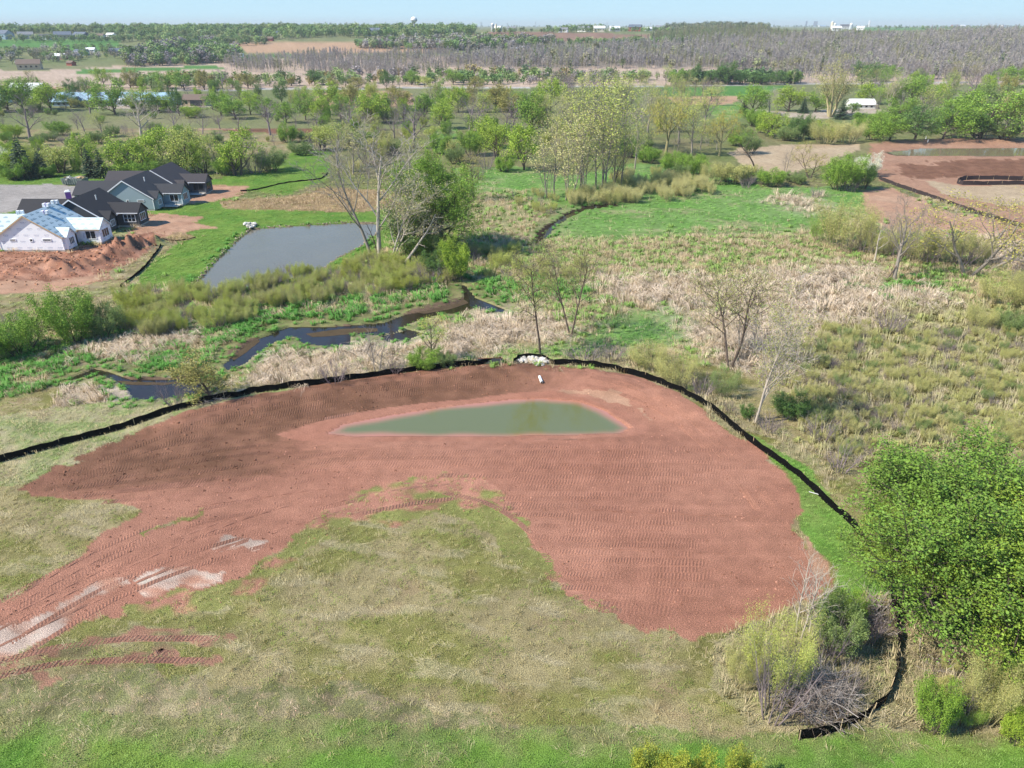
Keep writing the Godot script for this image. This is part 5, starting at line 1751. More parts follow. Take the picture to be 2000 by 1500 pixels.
const BELT_PLANTS := """
# trees behind the new houses | % in the belt behind the new houses
spruce 50 347 277 50|dark conifer at the left, larger of the pair
spruce 84 346 298 44|dark conifer right of the larger one
spruce 179 347 293 30|left one of the twin spruces behind the parking court
spruce 201 347 294 28|right one of the twin spruces behind the parking court
spruce 219 347 325 18|small spruce beside the twin spruces
bush 8 335 286 40 white|white blossoming shrub at the left edge
bush 30 350 308 60 green|green bush under the left conifers
leafy 30 342 290 50 fresh|bright tree behind the left conifers
grove 120 338 285 66 lime|yellow green tree behind the gravel court
leafy 165 332 262 46 fresh|taller bright tree left of the twin spruces
snag 230 337 274 16 - 0 bark_dark|dark bare trunk right of the twin spruces
grove 268 340 268 80 fresh|wide bright tree above the farthest roofs
leafy 318 328 252 62 fresh|round bright tree just right of the wide one
grove 362 338 252 74 lime|yellow green clump behind the farthest house
grove 400 338 270 50 fresh|leaning clump right of the farthest house
sparse 425 340 268 52 lime|thin yellow green tree beside the tall clump
grove 465 343 250 76 fresh|tall bright clump at the right end of the belt
twiggy 500 338 290 60
bush 530 334 292 66 dull|dark multi stemmed bush at the grass corner
bush 590 302 272 50 dull
bush 565 278 237 42 green|round olive bush alone behind the clump
bush 600 276 252 40 dull
grove 630 294 247 54 lime|small tree with grey twigs at the grass lane
twiggy 618 294 258 40
bush 245 345 310 40 green
bush 95 345 315 40 green
bush 290 345 310 60 green
bush 335 340 305 50 dull
bush 440 342 305 40 green
# trees of the tree row at the road | % in the tree row in front of the blue roof
leafy 15 216 152 64 green|leafy tree at the left end of the tree row
leafy 45 214 160 50 fresh
leafy 100 217 162 54 fresh|bright tree left of the blue roof
leafy 138 209 178 32 deep|dark green tree before the blue roof
bare 176 222 160 48
leafy 226 224 158 64 green|largest round tree before the blue roof
leafy 282 216 172 58 fresh|bright tree covering the middle of the blue roof
leafy 311 220 184 32 deep|dark tree right of the bright one
leafy 335 219 188 40 fresh
leafy 351 226 176 26 deep|dark slender tree at the right end of the blue roof
bush 376 230 206 44 fresh|bright bush in front of the open shed
leafy 432 226 180 46 green
leafy 460 232 190 44 green
sparse 450 200 164 24 lime
leafy 490 224 178 38 fresh
bare 415 215 178 36
leafy 70 215 170 50 green
leafy 520 228 190 44 green
leafy -30 220 158 60 green
# bare trees in the rough ground | % in the rough ground behind the belt
bare 58 272 192 60|wide bare tree at the left of the rough ground
bare 275 270 190 60 - 0 bark_pale|pale bare tree in the middle of the rough ground
bare 342 257 214 34
bare 396 262 216 32
bare 165 257 216 26
bare 152 253 220 22
sparse 200 266 222 34 lime
bush 118 264 236 44 green|green bush in the rough ground
bush 28 270 240 44 fresh
bush 220 268 245 30 dull
bush 305 262 238 34 dull
twiggy 290 266 240 34
bare 430 252 218 26
bare 465 256 216 30
bush 75 285 262 36 dull
bush 150 292 270 40 dull
bush 190 280 256 40 dull
bush 20 300 275 44 fresh
bush 100 275 256 36 dull
bush 250 290 270 40 dull
bush 360 272 250 40 dull
bush 420 280 258 40 dull
twiggy 130 280 258 40
twiggy 240 262 242 30
twiggy 330 280 258 40
twiggy 480 290 262 40
# trees in front of the road | % in the middle belt before the road
leafy 550 200 162 26 deep
bare 528 264 190 46 - 0 bark_violet
leafy 597 234 182 34 green|dark trunked tree above the brown strip
leafy 628 237 188 36 fresh
leafy 640 208 160 44 fresh
bare 680 266 196 70|wide violet grey bare tree over the brown strip
grove 690 214 165 42 rust|rust tinted tree before the road
leafy 725 242 182 56 fresh|bright tree between the two violet bare trees
leafy 748 232 185 36 deep
bare 808 290 194 92|largest violet grey bare tree left of the grass lane
bare 770 270 210 60
leafy 862 252 194 40 fresh
bare 915 268 184 74|violet grey bare tree right of the grass lane
bush 922 304 254 52 green|rounded bush at the grass lane corner
leafy 968 218 164 50 rust|orange green tree near the road
grove 972 310 240 50 fresh|leafy tree left of the dark round tree
bare 990 270 206 40
bare 1002 250 194 40
leafy 1024 333 240 66 fresh|dark bright round tree casting shade on the grass
leafy 1040 260 178 50 green
leafy 1075 220 152 50 fresh|tall bright tree rising over the road
leafy 830 232 182 42 green
leafy 895 220 170 44 fresh
sparse 940 250 185 50 lime
leafy 780 215 168 44 rust
sparse 845 210 165 40 lime
leafy 1000 230 178 44 rust
leafy 950 290 228 50 fresh
bush 890 320 286 40 dull
twiggy 950 330 290 50
bush 985 335 300 44 green
twiggy 935 350 315 40
leafy 560 240 198 40 green
leafy 665 232 186 40 green
bare 620 262 215 40
bush 650 270 240 40 dull
bush 690 285 255 50 dull
bush 740 300 262 54 olive
twiggy 720 320 270 60
sparse 660 330 240 60 lime
sparse 690 340 250 60 straw
twiggy 780 330 280 60
sparse 800 345 270 60 lime
bush 860 300 262 44 green
# the tall pale aspens | % in the tall pale clump behind the thicket
aspen 1094 386 222 100 straw|white stemmed aspen clump at the front left
aspen 1150 374 168 124 lime|tallest aspen clump over the thicket
aspen 1125 374 220 80 straw
aspen 1190 370 180 90 lime
sapling 1072 382 300 20
bare 1196 378 282 40 - -0.2 bark_dark
sparse 1215 290 150 70 lime
sparse 1172 290 155 60 lime
bare 1248 284 174 60 - 0 bark_pale|pale bare tree behind the aspens
sparse 1110 290 175 60 lime
golden 1300 302 190 76 gold|golden willow right of the aspens
sparse 1350 304 205 64 lime
golden 1405 304 214 60 gold|golden willow at the edge of the far field
sparse 1376 260 174 70 lime
sparse 1325 280 185 60 lime
sparse 1265 260 165 56 lime
sparse 1070 260 185 50 lime
sparse 1240 330 240 50 lime
bush 1312 334 292 54 green|bright bush behind the thicket
bush 1355 344 300 60 green|rounded green bush right of the bright one
bush 1265 317 282 50 green
bush 1228 307 258 46 deep
willow 1392 358 315 66 olive
bush 1330 350 318 40 dull
bush 1430 358 318 74 olive|olive bush before the tan field
bush 1465 300 262 40 dull
# around the drive and the trailer home | % around the drive and the trailer home
vase 1622 228 112 110 olive|huge pale willow in front of the trailer home
spruce 1568 221 193 24|blue spruce left of the drive
spruce 1642 233 196 26|dark spruce beside the huge willow
spruce 1452 221 195 24|spruce at the left of the bright trees
leafy 1470 224 168 50 green|bright tree over the left spruce
bare 1502 222 172 34 - 0 bark_pale
leafy 1540 218 168 50 fresh
leafy 1592 218 180 40 green
leafy 1700 204 162 64 fresh
pale 1735 216 142 40 straw
leafy 1775 214 150 64 green
leafy 1682 168 122 40 deep
bare 1800 200 135 50
leafy 1840 276 205 66 green
leafy 1912 272 178 110 green|massive bright tree behind the far pond
leafy 1900 276 230 96 deep|dark rounded tree at the bank of the far pond
leafy 1785 278 215 66 deep|dark tree at the left end of the far pond
leafy 1736 280 232 50 green
sparse 1955 276 190 60 straw
leafy 1998 262 155 70 green|tall green tree at the right edge
bush 1475 247 212 54 green
leafy 1507 268 222 60 fresh|bright round bush left of the drive
bush 1560 272 222 46 deep
willow 1612 280 232 76 olive|olive willow bush below the drive
willow 1656 279 235 66 straw
bush 1692 254 212 66 green
leafy 1718 280 240 44 green
bush 1590 272 240 50 dull
bush 1535 275 245 40 dull
leafy 1870 240 180 60 green
leafy 1950 230 165 60 dull
sparse 1850 210 140 60 lime
bare 1900 200 130 60
leafy 2040 270 160 90 green
bush 1960 277 248 60 dull
leafy 1745 250 190 50 green
sparse 1800 250 170 46 lime
bush 1440 285 255 40 green
bush 1640 262 240 40 olive
leafy 1664 222 200 26 green|small tree in front of the trailer home
# bushes in front of the tan field | % between the green meadow and the far site
crooked 1582 348 276 50 - 0 bark_dark|dark crooked tree with bare limbs before the tan field
snag 1476 335 268 70 - 0.3 bark_dark|dead tree with spread limbs before the tan field
sapling 1532 340 285 24
bush 1507 363 328 62 green|round green bush at the meadow edge
bush 1640 371 302 76 green|big green bush at the corner of the far site
bush 1690 343 298 48 white|white blossoming bush beside the far site
bush 1682 369 320 48 deep|dark bush under the blossoms
twiggy 1592 385 362 34
twiggy 1455 367 340 36
twiggy 1662 374 340 40
bush 1548 355 335 40 dull
bush 1560 360 340 30 dull
bush 1455 352 322 50 olive
# bushes at the far soil | % in front of the pale far soil
willow 1645 486 392 116 olive|big dark olive bush in front of the far soil
willow 1605 476 420 60 green
twiggy 1690 495 432 60
willow 1715 500 428 70 olive
twiggy 1755 506 436 80
willow 1785 510 432 80 olive
twiggy 1815 514 440 80
willow 1845 516 446 80 olive
twiggy 1875 520 452 70
willow 1905 516 458 60 olive
willow 1955 592 526 120 olive|wide yellow green bush at the right edge of the wet meadow
willow 2005 600 520 110 olive
willow 1912 640 588 66 olive|low olive bush over the dark puddle
twiggy 1738 647 597 84|grey bush alone in the pale straw
bush 1970 650 600 60 dull
twiggy 1990 560 500 60
"""

const FAR_PLANTS := """
# trees along the road | % along the white road
leafy 203 166 132 30 fresh|tall bright tree over the pale marsh at the left
leafy 255 173 135 28 rust
leafy 296 171 142 20 green
leafy 328 174 140 36 green
leafy 360 176 140 34 green
leafy 400 176 135 32 rust
bare 435 173 136 36
leafy 485 173 142 34 rust
leafy 615 166 137 42 deep|dark round tree beyond the road
leafy 675 169 148 34 deep
leafy 755 173 137 22 deep|slim dark tree right at the road
leafy 804 166 137 26 green
leafy 885 166 135 30 green
leafy 925 178 150 50 rust
leafy 570 168 150 30 rust
sparse 530 170 148 40 lime
leafy 700 172 150 40 rust
leafy 830 170 150 40 lime
sparse 860 172 148 40 lime
sparse 780 172 152 40 lime
leafy 235 172 150 20 green
leafy 278 172 152 26 green
leafy 650 172 152 34 rust
leafy 455 172 152 26 green
sparse 60 180 140 60 rust
leafy 30 180 155 40 green
leafy 1420 166 122 34 deep|dark tree beyond the road on the right
leafy 1355 165 126 26 deep
leafy 1320 166 136 30 green
leafy 1385 166 138 28 deep
leafy 1450 166 140 30 deep
leafy 1485 165 142 28 deep
leafy 1515 165 138 30 deep
leafy 1545 164 140 30 green
sparse 1300 168 128 40 lime
sparse 1250 170 132 50 lime
sparse 1205 172 138 50 lime
sparse 1150 172 140 50 lime
leafy 1730 160 125 40 green
leafy 1700 165 128 30 deep
bare 1640 160 118 40
bare 1800 158 118 40
sparse 1860 162 120 50 rust
sparse 1900 162 124 50 rust
leafy 1980 170 130 50 green
"""

func build_thickets() -> void:
	var bands := [   # outline, shrubs, kinds, leaves, lowest and highest, label, group
		["236,580 330,572 410,578 470,556 560,534 640,525 720,512 790,520 870,520 900,545 860,556 700,588 560,600 480,632 380,650 250,668 228,640", 300, ["willow", "willow", "willow", "twiggy", "willow"], ["lime", "sun", "olive", "lime"], 1.6, 3.3, "yellow green willow shrub in the band between pond and creek", "willow shrubs between pond and creek", 100],
		["905,500 960,490 1040,500 1100,520 1200,520 1230,540 1180,548 1050,545 960,545 915,545", 30, ["willow", "willow", "twiggy"], ["lime", "olive"], 2.0, 3.2, "low yellow green shrub behind the creek head", "shrubs behind the creek head"],
		["1195,355 1290,345 1370,362 1395,382 1340,393 1210,402 1130,405 1110,398 1180,380", 80, ["willow"], ["straw", "olive", "straw"], 3.2, 4.6, "straw coloured willow shrub in the mound beside the narrow channel", "willow shrubs in the mound", 36],
		["985,385 1060,378 1110,392 1100,412 1060,425 1020,402 990,402", 18, ["willow", "twiggy"], ["olive", "lime"], 2.0, 3.0, "olive shrub at the foot of the aspens", "shrubs at the foot of the aspens"],
		["1570,660 1680,630 1760,660 1900,650 2050,650 2080,980 1980,960 1880,880 1760,860 1660,900 1590,880 1540,810", 560, ["willow", "willow", "twiggy", "willow"], ["straw", "olive", "dull", "olive"], 0.9, 2.0, "pale olive shrub in the wide thicket right of the fence", "shrubs in the wide thicket", 120],
		["1250,690 1330,705 1420,770 1460,830 1400,800 1300,745", 14, ["twiggy", "willow"], ["olive", "dull"], 1.0, 1.9, "small grey green shrub on the outer side of the curved fence", "small shrubs outside the curved fence"],
		["1830,1290 2060,1280 2080,1450 1960,1430 1850,1400", 16, ["willow", "bush"], ["olive", "green"], 1.2, 2.4, "low olive shrub at the lower right below the maples", "low shrubs below the maples"],
		["600,250 760,270 860,300 860,360 780,380 680,330", 22, ["sparse", "twiggy", "willow"], ["lime", "straw", "olive"], 3.0, 7.5, "pale young tree in the screen behind the cottonwoods", "young trees behind the cottonwoods"],
		["1060,180 1400,185 1400,300 1280,300 1060,310", 55, ["sparse", "aspen", "bare"], ["lime", "straw", "lime"], 10.0, 17.0, "tall thin leaved tree in the wood behind the aspens", "trees of the wood behind the aspens"],
		["1790,225 2100,215 2100,272 1790,272", 44, ["leafy", "leafy", "bare", "sparse"], ["green", "deep", "dull", "lime"], 8.0, 13.0, "leafy tree in the wood behind the far pond", "trees of the wood behind the far pond"],
		["560,194 1060,192 1060,245 560,240", 75, ["leafy", "leafy", "sparse", "bare"], ["green", "fresh", "rust", "lime"], 7.0, 12.0, "tree in the wooded strip before the white road", "trees of the strip before the road"],
		["1650,170 2100,160 2150,205 1720,205", 46, ["leafy", "sparse", "bare", "leafy"], ["green", "dull", "rust", "fresh"], 10.0, 16.0, "tree in the wood behind the trailer home", "trees of the wood behind the trailer home"],
		["-60,178 560,182 560,222 300,218 -60,216", 34, ["leafy", "leafy", "grove", "bare"], ["green", "fresh", "dull", "deep"], 7.0, 12.0, "leafy tree in the row along the blue roofed building", "trees of the row by the blue roof"],
		["640,250 760,240 900,255 1000,262 1000,330 900,330 860,300 700,330 600,330", 40, ["bush", "grove", "twiggy", "sparse"], ["dull", "green", "olive", "lime"], 3.0, 8.0, "small tree or bush of the loose scrub left of the aspens", "scrub left of the aspens"],
		["1430,235 1720,250 1720,276 1440,284", 40, ["bush", "leafy", "willow", "bush"], ["green", "dull", "olive", "fresh"], 3.0, 7.0, "bush in the hedge between the drive and the tan field", "bushes between drive and tan field"],
		["540,198 1060,196 1070,252 540,248", 64, ["twiggy", "bush", "bare", "bush"], ["dull", "olive", "green"], 4.0, 8.0, "undergrowth of the wooded strip", "undergrowth before the road"],
		["1060,230 1400,240 1400,310 1060,320", 40, ["twiggy", "bush", "sapling", "sparse"], ["dull", "olive", "lime"], 3.0, 9.0, "undergrowth behind the aspens", "undergrowth behind the aspens"],
		["-60,206 440,208 440,226 -60,226", 36, ["bush", "twiggy", "bush"], ["dull", "green", "olive"], 3.0, 6.0, "bush at the foot of the tree row", "bushes at the foot of the tree row"],
		["1700,195 2100,190 2100,250 1720,250", 40, ["leafy", "bush", "bare", "sparse"], ["green", "dull", "olive"], 6.0, 14.0, "tree of the wood right of the trailer home", "wood right of the trailer home"],
		["20,305 240,305 480,305 480,342 240,340 20,345", 34, ["bush", "grove", "bush", "twiggy"], ["green", "lime", "dull", "fresh"], 3.0, 7.5, "undergrowth bush in the belt behind the new houses", "undergrowth behind the new houses"],
		["-100,225 560,230 720,262 600,300 300,300 -100,300", 42, ["bush", "twiggy", "bush", "bare"], ["dull", "olive", "green"], 2.0, 5.0, "low bush in the rough ground behind the tree belt", "bushes of the rough ground"],
	]
	for b in bands:
		var edge := outline(b[0])
		var box := Rect2(edge[0], Vector2.ZERO)
		for q in edge:
			box = box.expand(q)
		var k := 0
		var spots := []
		var tries := 0
		while k < b[1] and tries < 6000:
			tries += 1
			var q := Vector2(rng.randf_range(box.position.x, box.end.x), rng.randf_range(box.position.y, box.end.y))
			if not Geometry2D.is_point_in_polygon(q, edge):
				continue
			var h: float = rng.randf_range(b[4], b[5])
			var kind: String = b[2][rng.randi() % b[2].size()]
			var leafs: Array = b[3]
			var y := ground_y(q.x, q.y) if q.y < 320.0 else hill(q.x, q.y)
			var wide := h * rng.randf_range(0.8, 1.3) if h < 6.0 else h * rng.randf_range(0.4, 0.65)
			spots.append([q, y, h, wide, kind, leafs[rng.randi() % leafs.size()]])
			k += 1
		spots.sort_custom(func(m, n): return m[0].y < n[0].y)
		var single_most: int = b[8] if b.size() > 8 else 300
		var mass := {}
		for e in spots.size():
			var w: Array = spots[e]
			var at := Vector3(w[0].x, w[1], -w[0].y)
			if e < single_most:
				plant(w[4], at, w[2], w[3], tell_apart(w[4], w[5], at, w[2], (b[4] + b[5]) * 0.5), b[7], w[5])
				continue
			var f: int = rng.randi() % protos[w[4]].size()
			var key := "%s %d %s" % [w[4], f, w[5]]
			if not mass.has(key):
				mass[key] = []
			var sx: float = clampf(w[3] / protos[w[4]][f].wide, w[2] * 0.45, w[2] * 2.2)
			mass[key].append(Transform3D(Basis(Vector3.UP, rng.randf() * TAU).scaled(Vector3(sx, w[2], sx)), at))
		if mass.is_empty():
			continue
		var o := Node3D.new()
		o.name = numbered("shrub_mass")
		add_child(o)
		tag(o, "mass of " + b[6].replace(" shrub ", " shrubs ").replace(" in the wide", " farther back in the wide"), "shrubs", "", "stuff")
		for key in mass:
			var w: PackedStringArray = key.split(" ")
			var f: Dictionary = protos[w[0]][int(w[1])]
			var white := []
			for e in mass[key]:
				white.append(Color.WHITE)
			for which in [["stems", f.wood, mats[KIND[w[0]][3]]], ["foliage", f.leaf, mats["leaf_" + w[2]]]]:
				if which[1] == null:
					continue
				var mm := MultiMesh.new()
				mm.transform_format = MultiMesh.TRANSFORM_3D
				mm.mesh = which[1]
				mm.instance_count = mass[key].size()
				for e in mass[key].size():
					mm.set_instance_transform(e, mass[key][e])
				var mi := MultiMeshInstance3D.new()
				var nm: String = which[0]
				var z := 0
				while o.has_node(nm):
					z += 1
					nm = "%s_%03d" % [which[0], z]
				mi.name = nm
				mi.multimesh = mm
				mi.material_override = which[2]
				mi.set_meta("kind", "stuff")
				o.add_child(mi)

# ---------------------------------------------------------------- far woods, each read as one mass
func small_tree(seed_: int, bare: bool) -> ArrayMesh:
	var r := RandomNumberGenerator.new()
	r.seed = seed_
	var m := MB.new()
	if bare:
		m.tube([Vector3.ZERO, Vector3(0.01, 0.5, 0), Vector3(0, 1, 0)], [0.016, 0.011, 0.003], 3)
		for k in 26:
			var y := r.randf_range(0.25, 0.9)
			var a := r.randf() * TAU
			var l := 0.32 * (1.15 - y)
			var p := Vector3(0, y, 0)
			var e := p + Vector3(cos(a) * l * 0.6, l * r.randf_range(0.6, 1.0), sin(a) * l * 0.6)
			var s := Vector3(-sin(a), 0, cos(a)) * 0.012
			m.tri(p - s, p + s, e)
			m.tri(p + Vector3(0, 0.014, 0), p - Vector3(0, 0.014, 0), e)
			for z in 3:
				var f := p.lerp(e, r.randf_range(0.3, 0.9))
				var g := f + Vector3(r.randf_range(-0.1, 0.1), r.randf_range(0.04, 0.14), r.randf_range(-0.1, 0.1))
				m.tri(f - s * 0.7, f + s * 0.7, g)
	else:
		m.tube([Vector3(0, -0.02, 0), Vector3(0, 0.6, 0)], [0.03, 0.01], 4, Color(0.5, 0.42, 0.4))
		for k in 150:
			var d := Vector3(r.randfn(), r.randfn(), r.randfn()).normalized() * pow(r.randf(), 0.4)
			var lump := 1.0 + 0.25 * sin(d.x * 7 + seed_) * cos(d.z * 6)
			var p := Vector3(0, 0.58, 0) + Vector3(d.x * 0.34, d.y * 0.4, d.z * 0.34) * lump
			var a := Vector3(r.randf_range(-1, 1), r.randf_range(-1, 1), r.randf_range(-1, 1)).normalized() * r.randf_range(0.04, 0.08)
			var b := a.cross(Vector3(0.3, 1, 0.2)).normalized() * a.length()
			var g := r.randf_range(0.7, 1.2)
			m.quad(p - a, p - b, p + a, p + b, Color(g, g, g))
	return m.mesh()

func wood(called: String, pts: String, n: int, bare: bool, tall: Array, tints: Array, label: String, thin := 0.0) -> void:
	# the wood's outline on the ground
	var land := outline(pts)
	var box := Rect2(land[0], Vector2.ZERO)
	for q in land:
		box = box.expand(q)
	var where := [[], [], []]
	var tint := [[], [], []]
	var k := 0
	var tries := 0
	while k < n and tries < n * 40:
		tries += 1
		var q := Vector2(rng.randf_range(box.position.x, box.end.x), rng.randf_range(box.position.y, box.end.y))
		if not Geometry2D.is_point_in_polygon(q, land):
			continue
		if thin > 0.0 and noise_d.get_noise_2d(q.x * 0.12, q.y * 0.12) + noise_d.get_noise_2d(q.x * 0.9, q.y * 0.9) * 0.5 < rng.randf_range(-0.3, 1.0) * thin - 0.25:
			continue
		var h: float = rng.randf_range(tall[0], tall[1]) * (1.0 + 0.5 * noise_d.get_noise_2d(q.x * 0.2, q.y * 0.2))
		var w: float = h * rng.randf_range(0.85, 1.3)
		var f := k % 3
		where[f].append(Transform3D(Basis(Vector3.UP, rng.randf() * TAU).scaled(Vector3(w, h, w)), Vector3(q.x, hill(q.x, q.y) - 0.2, -q.y)))
		var pick := clampf(noise_b.get_noise_2d(q.x * 0.15, q.y * 0.15) * 1.2 + rng.randf(), 0.0, 0.999)
		tint[f].append(srgb(tints[int(pick * tints.size())]) * rng.randf_range(0.8, 1.2))
		k += 1
	for f in 3:
		many(called, small_tree(hash(called) % 1000 + f, bare), where[f], tint[f], mats["leafage"], label + ["", ", its second kind of tree", ", its third kind of tree"][f], "wood")

func build_woods() -> void:
	mat("leafage", "ffffff", 0.85, {"vertex_color_use_as_albedo": true, "backlight_enabled": true, "backlight": Color(0.3, 0.32, 0.25)})
	var grey := ["a49c98", "989294", "aaa29a", "9c948e", "9c9a7c"]
	var green := ["7d9a50", "6c8c4a", "8aa25a", "5f7d48", "94a066"]
	wood("bare_woodland", "880,120 1000,104 1300,92 1500,80 1560,78 1760,76 1850,68 2300,66 2900,100 2500,164 2000,158 1760,156 1500,140 1250,134 1000,138 880,134", 15000, true, [9.0, 15.0], grey, "wide mass of bare violet grey wetland wood on the right")
	wood("wood_greens", "1000,112 1300,96 1700,84 2300,80 2500,164 2000,158 1760,156 1500,140 1250,134 1000,138", 700, false, [7.0, 12.0], ["8c9464", "7d8a5a", "99956a"], "scattered greening trees within the bare wood")
	wood("marsh_woodland", "430,128 560,116 700,110 900,108 900,140 760,150 600,146 460,140", 1500, true, [7.0, 12.0], grey, "thin bare grey trees standing in the pale marsh", 0.5)
	wood("bare_edge_woodland", "1500,166 1760,164 2200,160 2200,150 1760,152 1500,140", 260, true, [9.0, 14.0], grey, "bare grey trees at the near edge of the wetland wood")
	wood("hill_woodland", "1340,64 1480,62 1540,72 1760,72 1700,76 1500,82 1320,86 1250,82 1290,74", 1500, true, [9.0, 14.0], ["8f8a70", "8a8878", "93936a", "7d8a5c"], "grey green wooded hill below the silos")
	wood("ridge_wood", "1300,55 1340,53 1390,52 1450,52.6 1500,55 1500,62 1300,62", 420, false, [8.0, 12.0], ["7f8a68", "88886e", "76856a"], "grey green wood on the low round hill at the horizon")
	wood("crest_wood", "-500,62 200,60 330,58 520,58 640,58 700,63 640,74 560,78 480,75 300,76 150,66 -500,68", 3400, false, [7.0, 14.0], green, "green trees along the left crest among the houses")
	wood("tower_wood", "660,62 780,59 900,60 930,63 920,72 800,76 700,76 660,70", 800, false, [9.0, 14.0], green, "green trees round the water tower")
	wood("field_edge_wood", "690,92 800,84 900,78 960,82 1080,82 1080,88 1000,96 900,100 720,96", 760, false, [8.0, 13.0], green + grey, "tree line between the tan field and the brown field")
	wood("far_hedge", "1080,84 1290,80 1420,80 1420,84 1290,86 1080,89", 260, false, [5.0, 9.0], green, "long dark hedge below the brown field")
	wood("clump_wood", "240,118 330,92 420,90 470,112 460,124 250,132", 520, false, [9.0, 15.0], green + ["8c8486"], "big tree clump between the left yards and the tan field")
	wood("yard_wood", "-300,124 -300,100 60,98 160,96 250,100 250,112 100,126 20,132", 330, false, [6.0, 11.0], green + grey, "trees round the yards on the left")
	wood("slope_wood", "-300,80 60,78 240,78 250,72 520,80 520,90 260,84 -300,86", 300, false, [7.0, 12.0], green, "trees between the hillside houses")
	wood("grove_wood", "1060,62 1180,58 1180,61 1060,64", 130, false, [9.0, 13.0], green, "dense round grove behind the far works")
	wood("far_works_wood", "960,64 1130,62 1330,60 1330,62 1130,65 960,66", 120, false, [6.0, 10.0], green, "scattered trees among the far works")
	wood("right_crest_wood", "1700,56 1900,54 2500,53 2500,57 1900,58 1700,60", 420, false, [7.0, 12.0], green + ["8a8878"], "green trees on the right crest among the farms")
	wood("horizon_wood", "-900,52.4 0,52.2 1000,52.2 2000,52 3000,52 3000,53.6 2000,54 1000,54 0,54 -900,54", 1400, false, [9.0, 15.0], ["7d9070", "6f8560", "869474"], "trees along the whole horizon")
	wood("road_wood", "560,168 1060,166 1300,164 1300,156 1060,148 700,150 560,158", 240, false, [6.0, 10.0], green + ["a0925c", "9c928f"], "young trees beyond the white road")
	wood("marsh_edge_wood", "260,176 560,172 560,160 420,156 260,160", 90, false, [6.0, 10.0], green + ["a0925c"], "young trees between the marsh and the road")
	wood("dark_wood", "1310,166 1560,164 1560,158 1310,158", 150, false, [6.0, 10.0], ["5f7d48", "56724a", "6c8c4a"], "dark trees beyond the right part of the road")

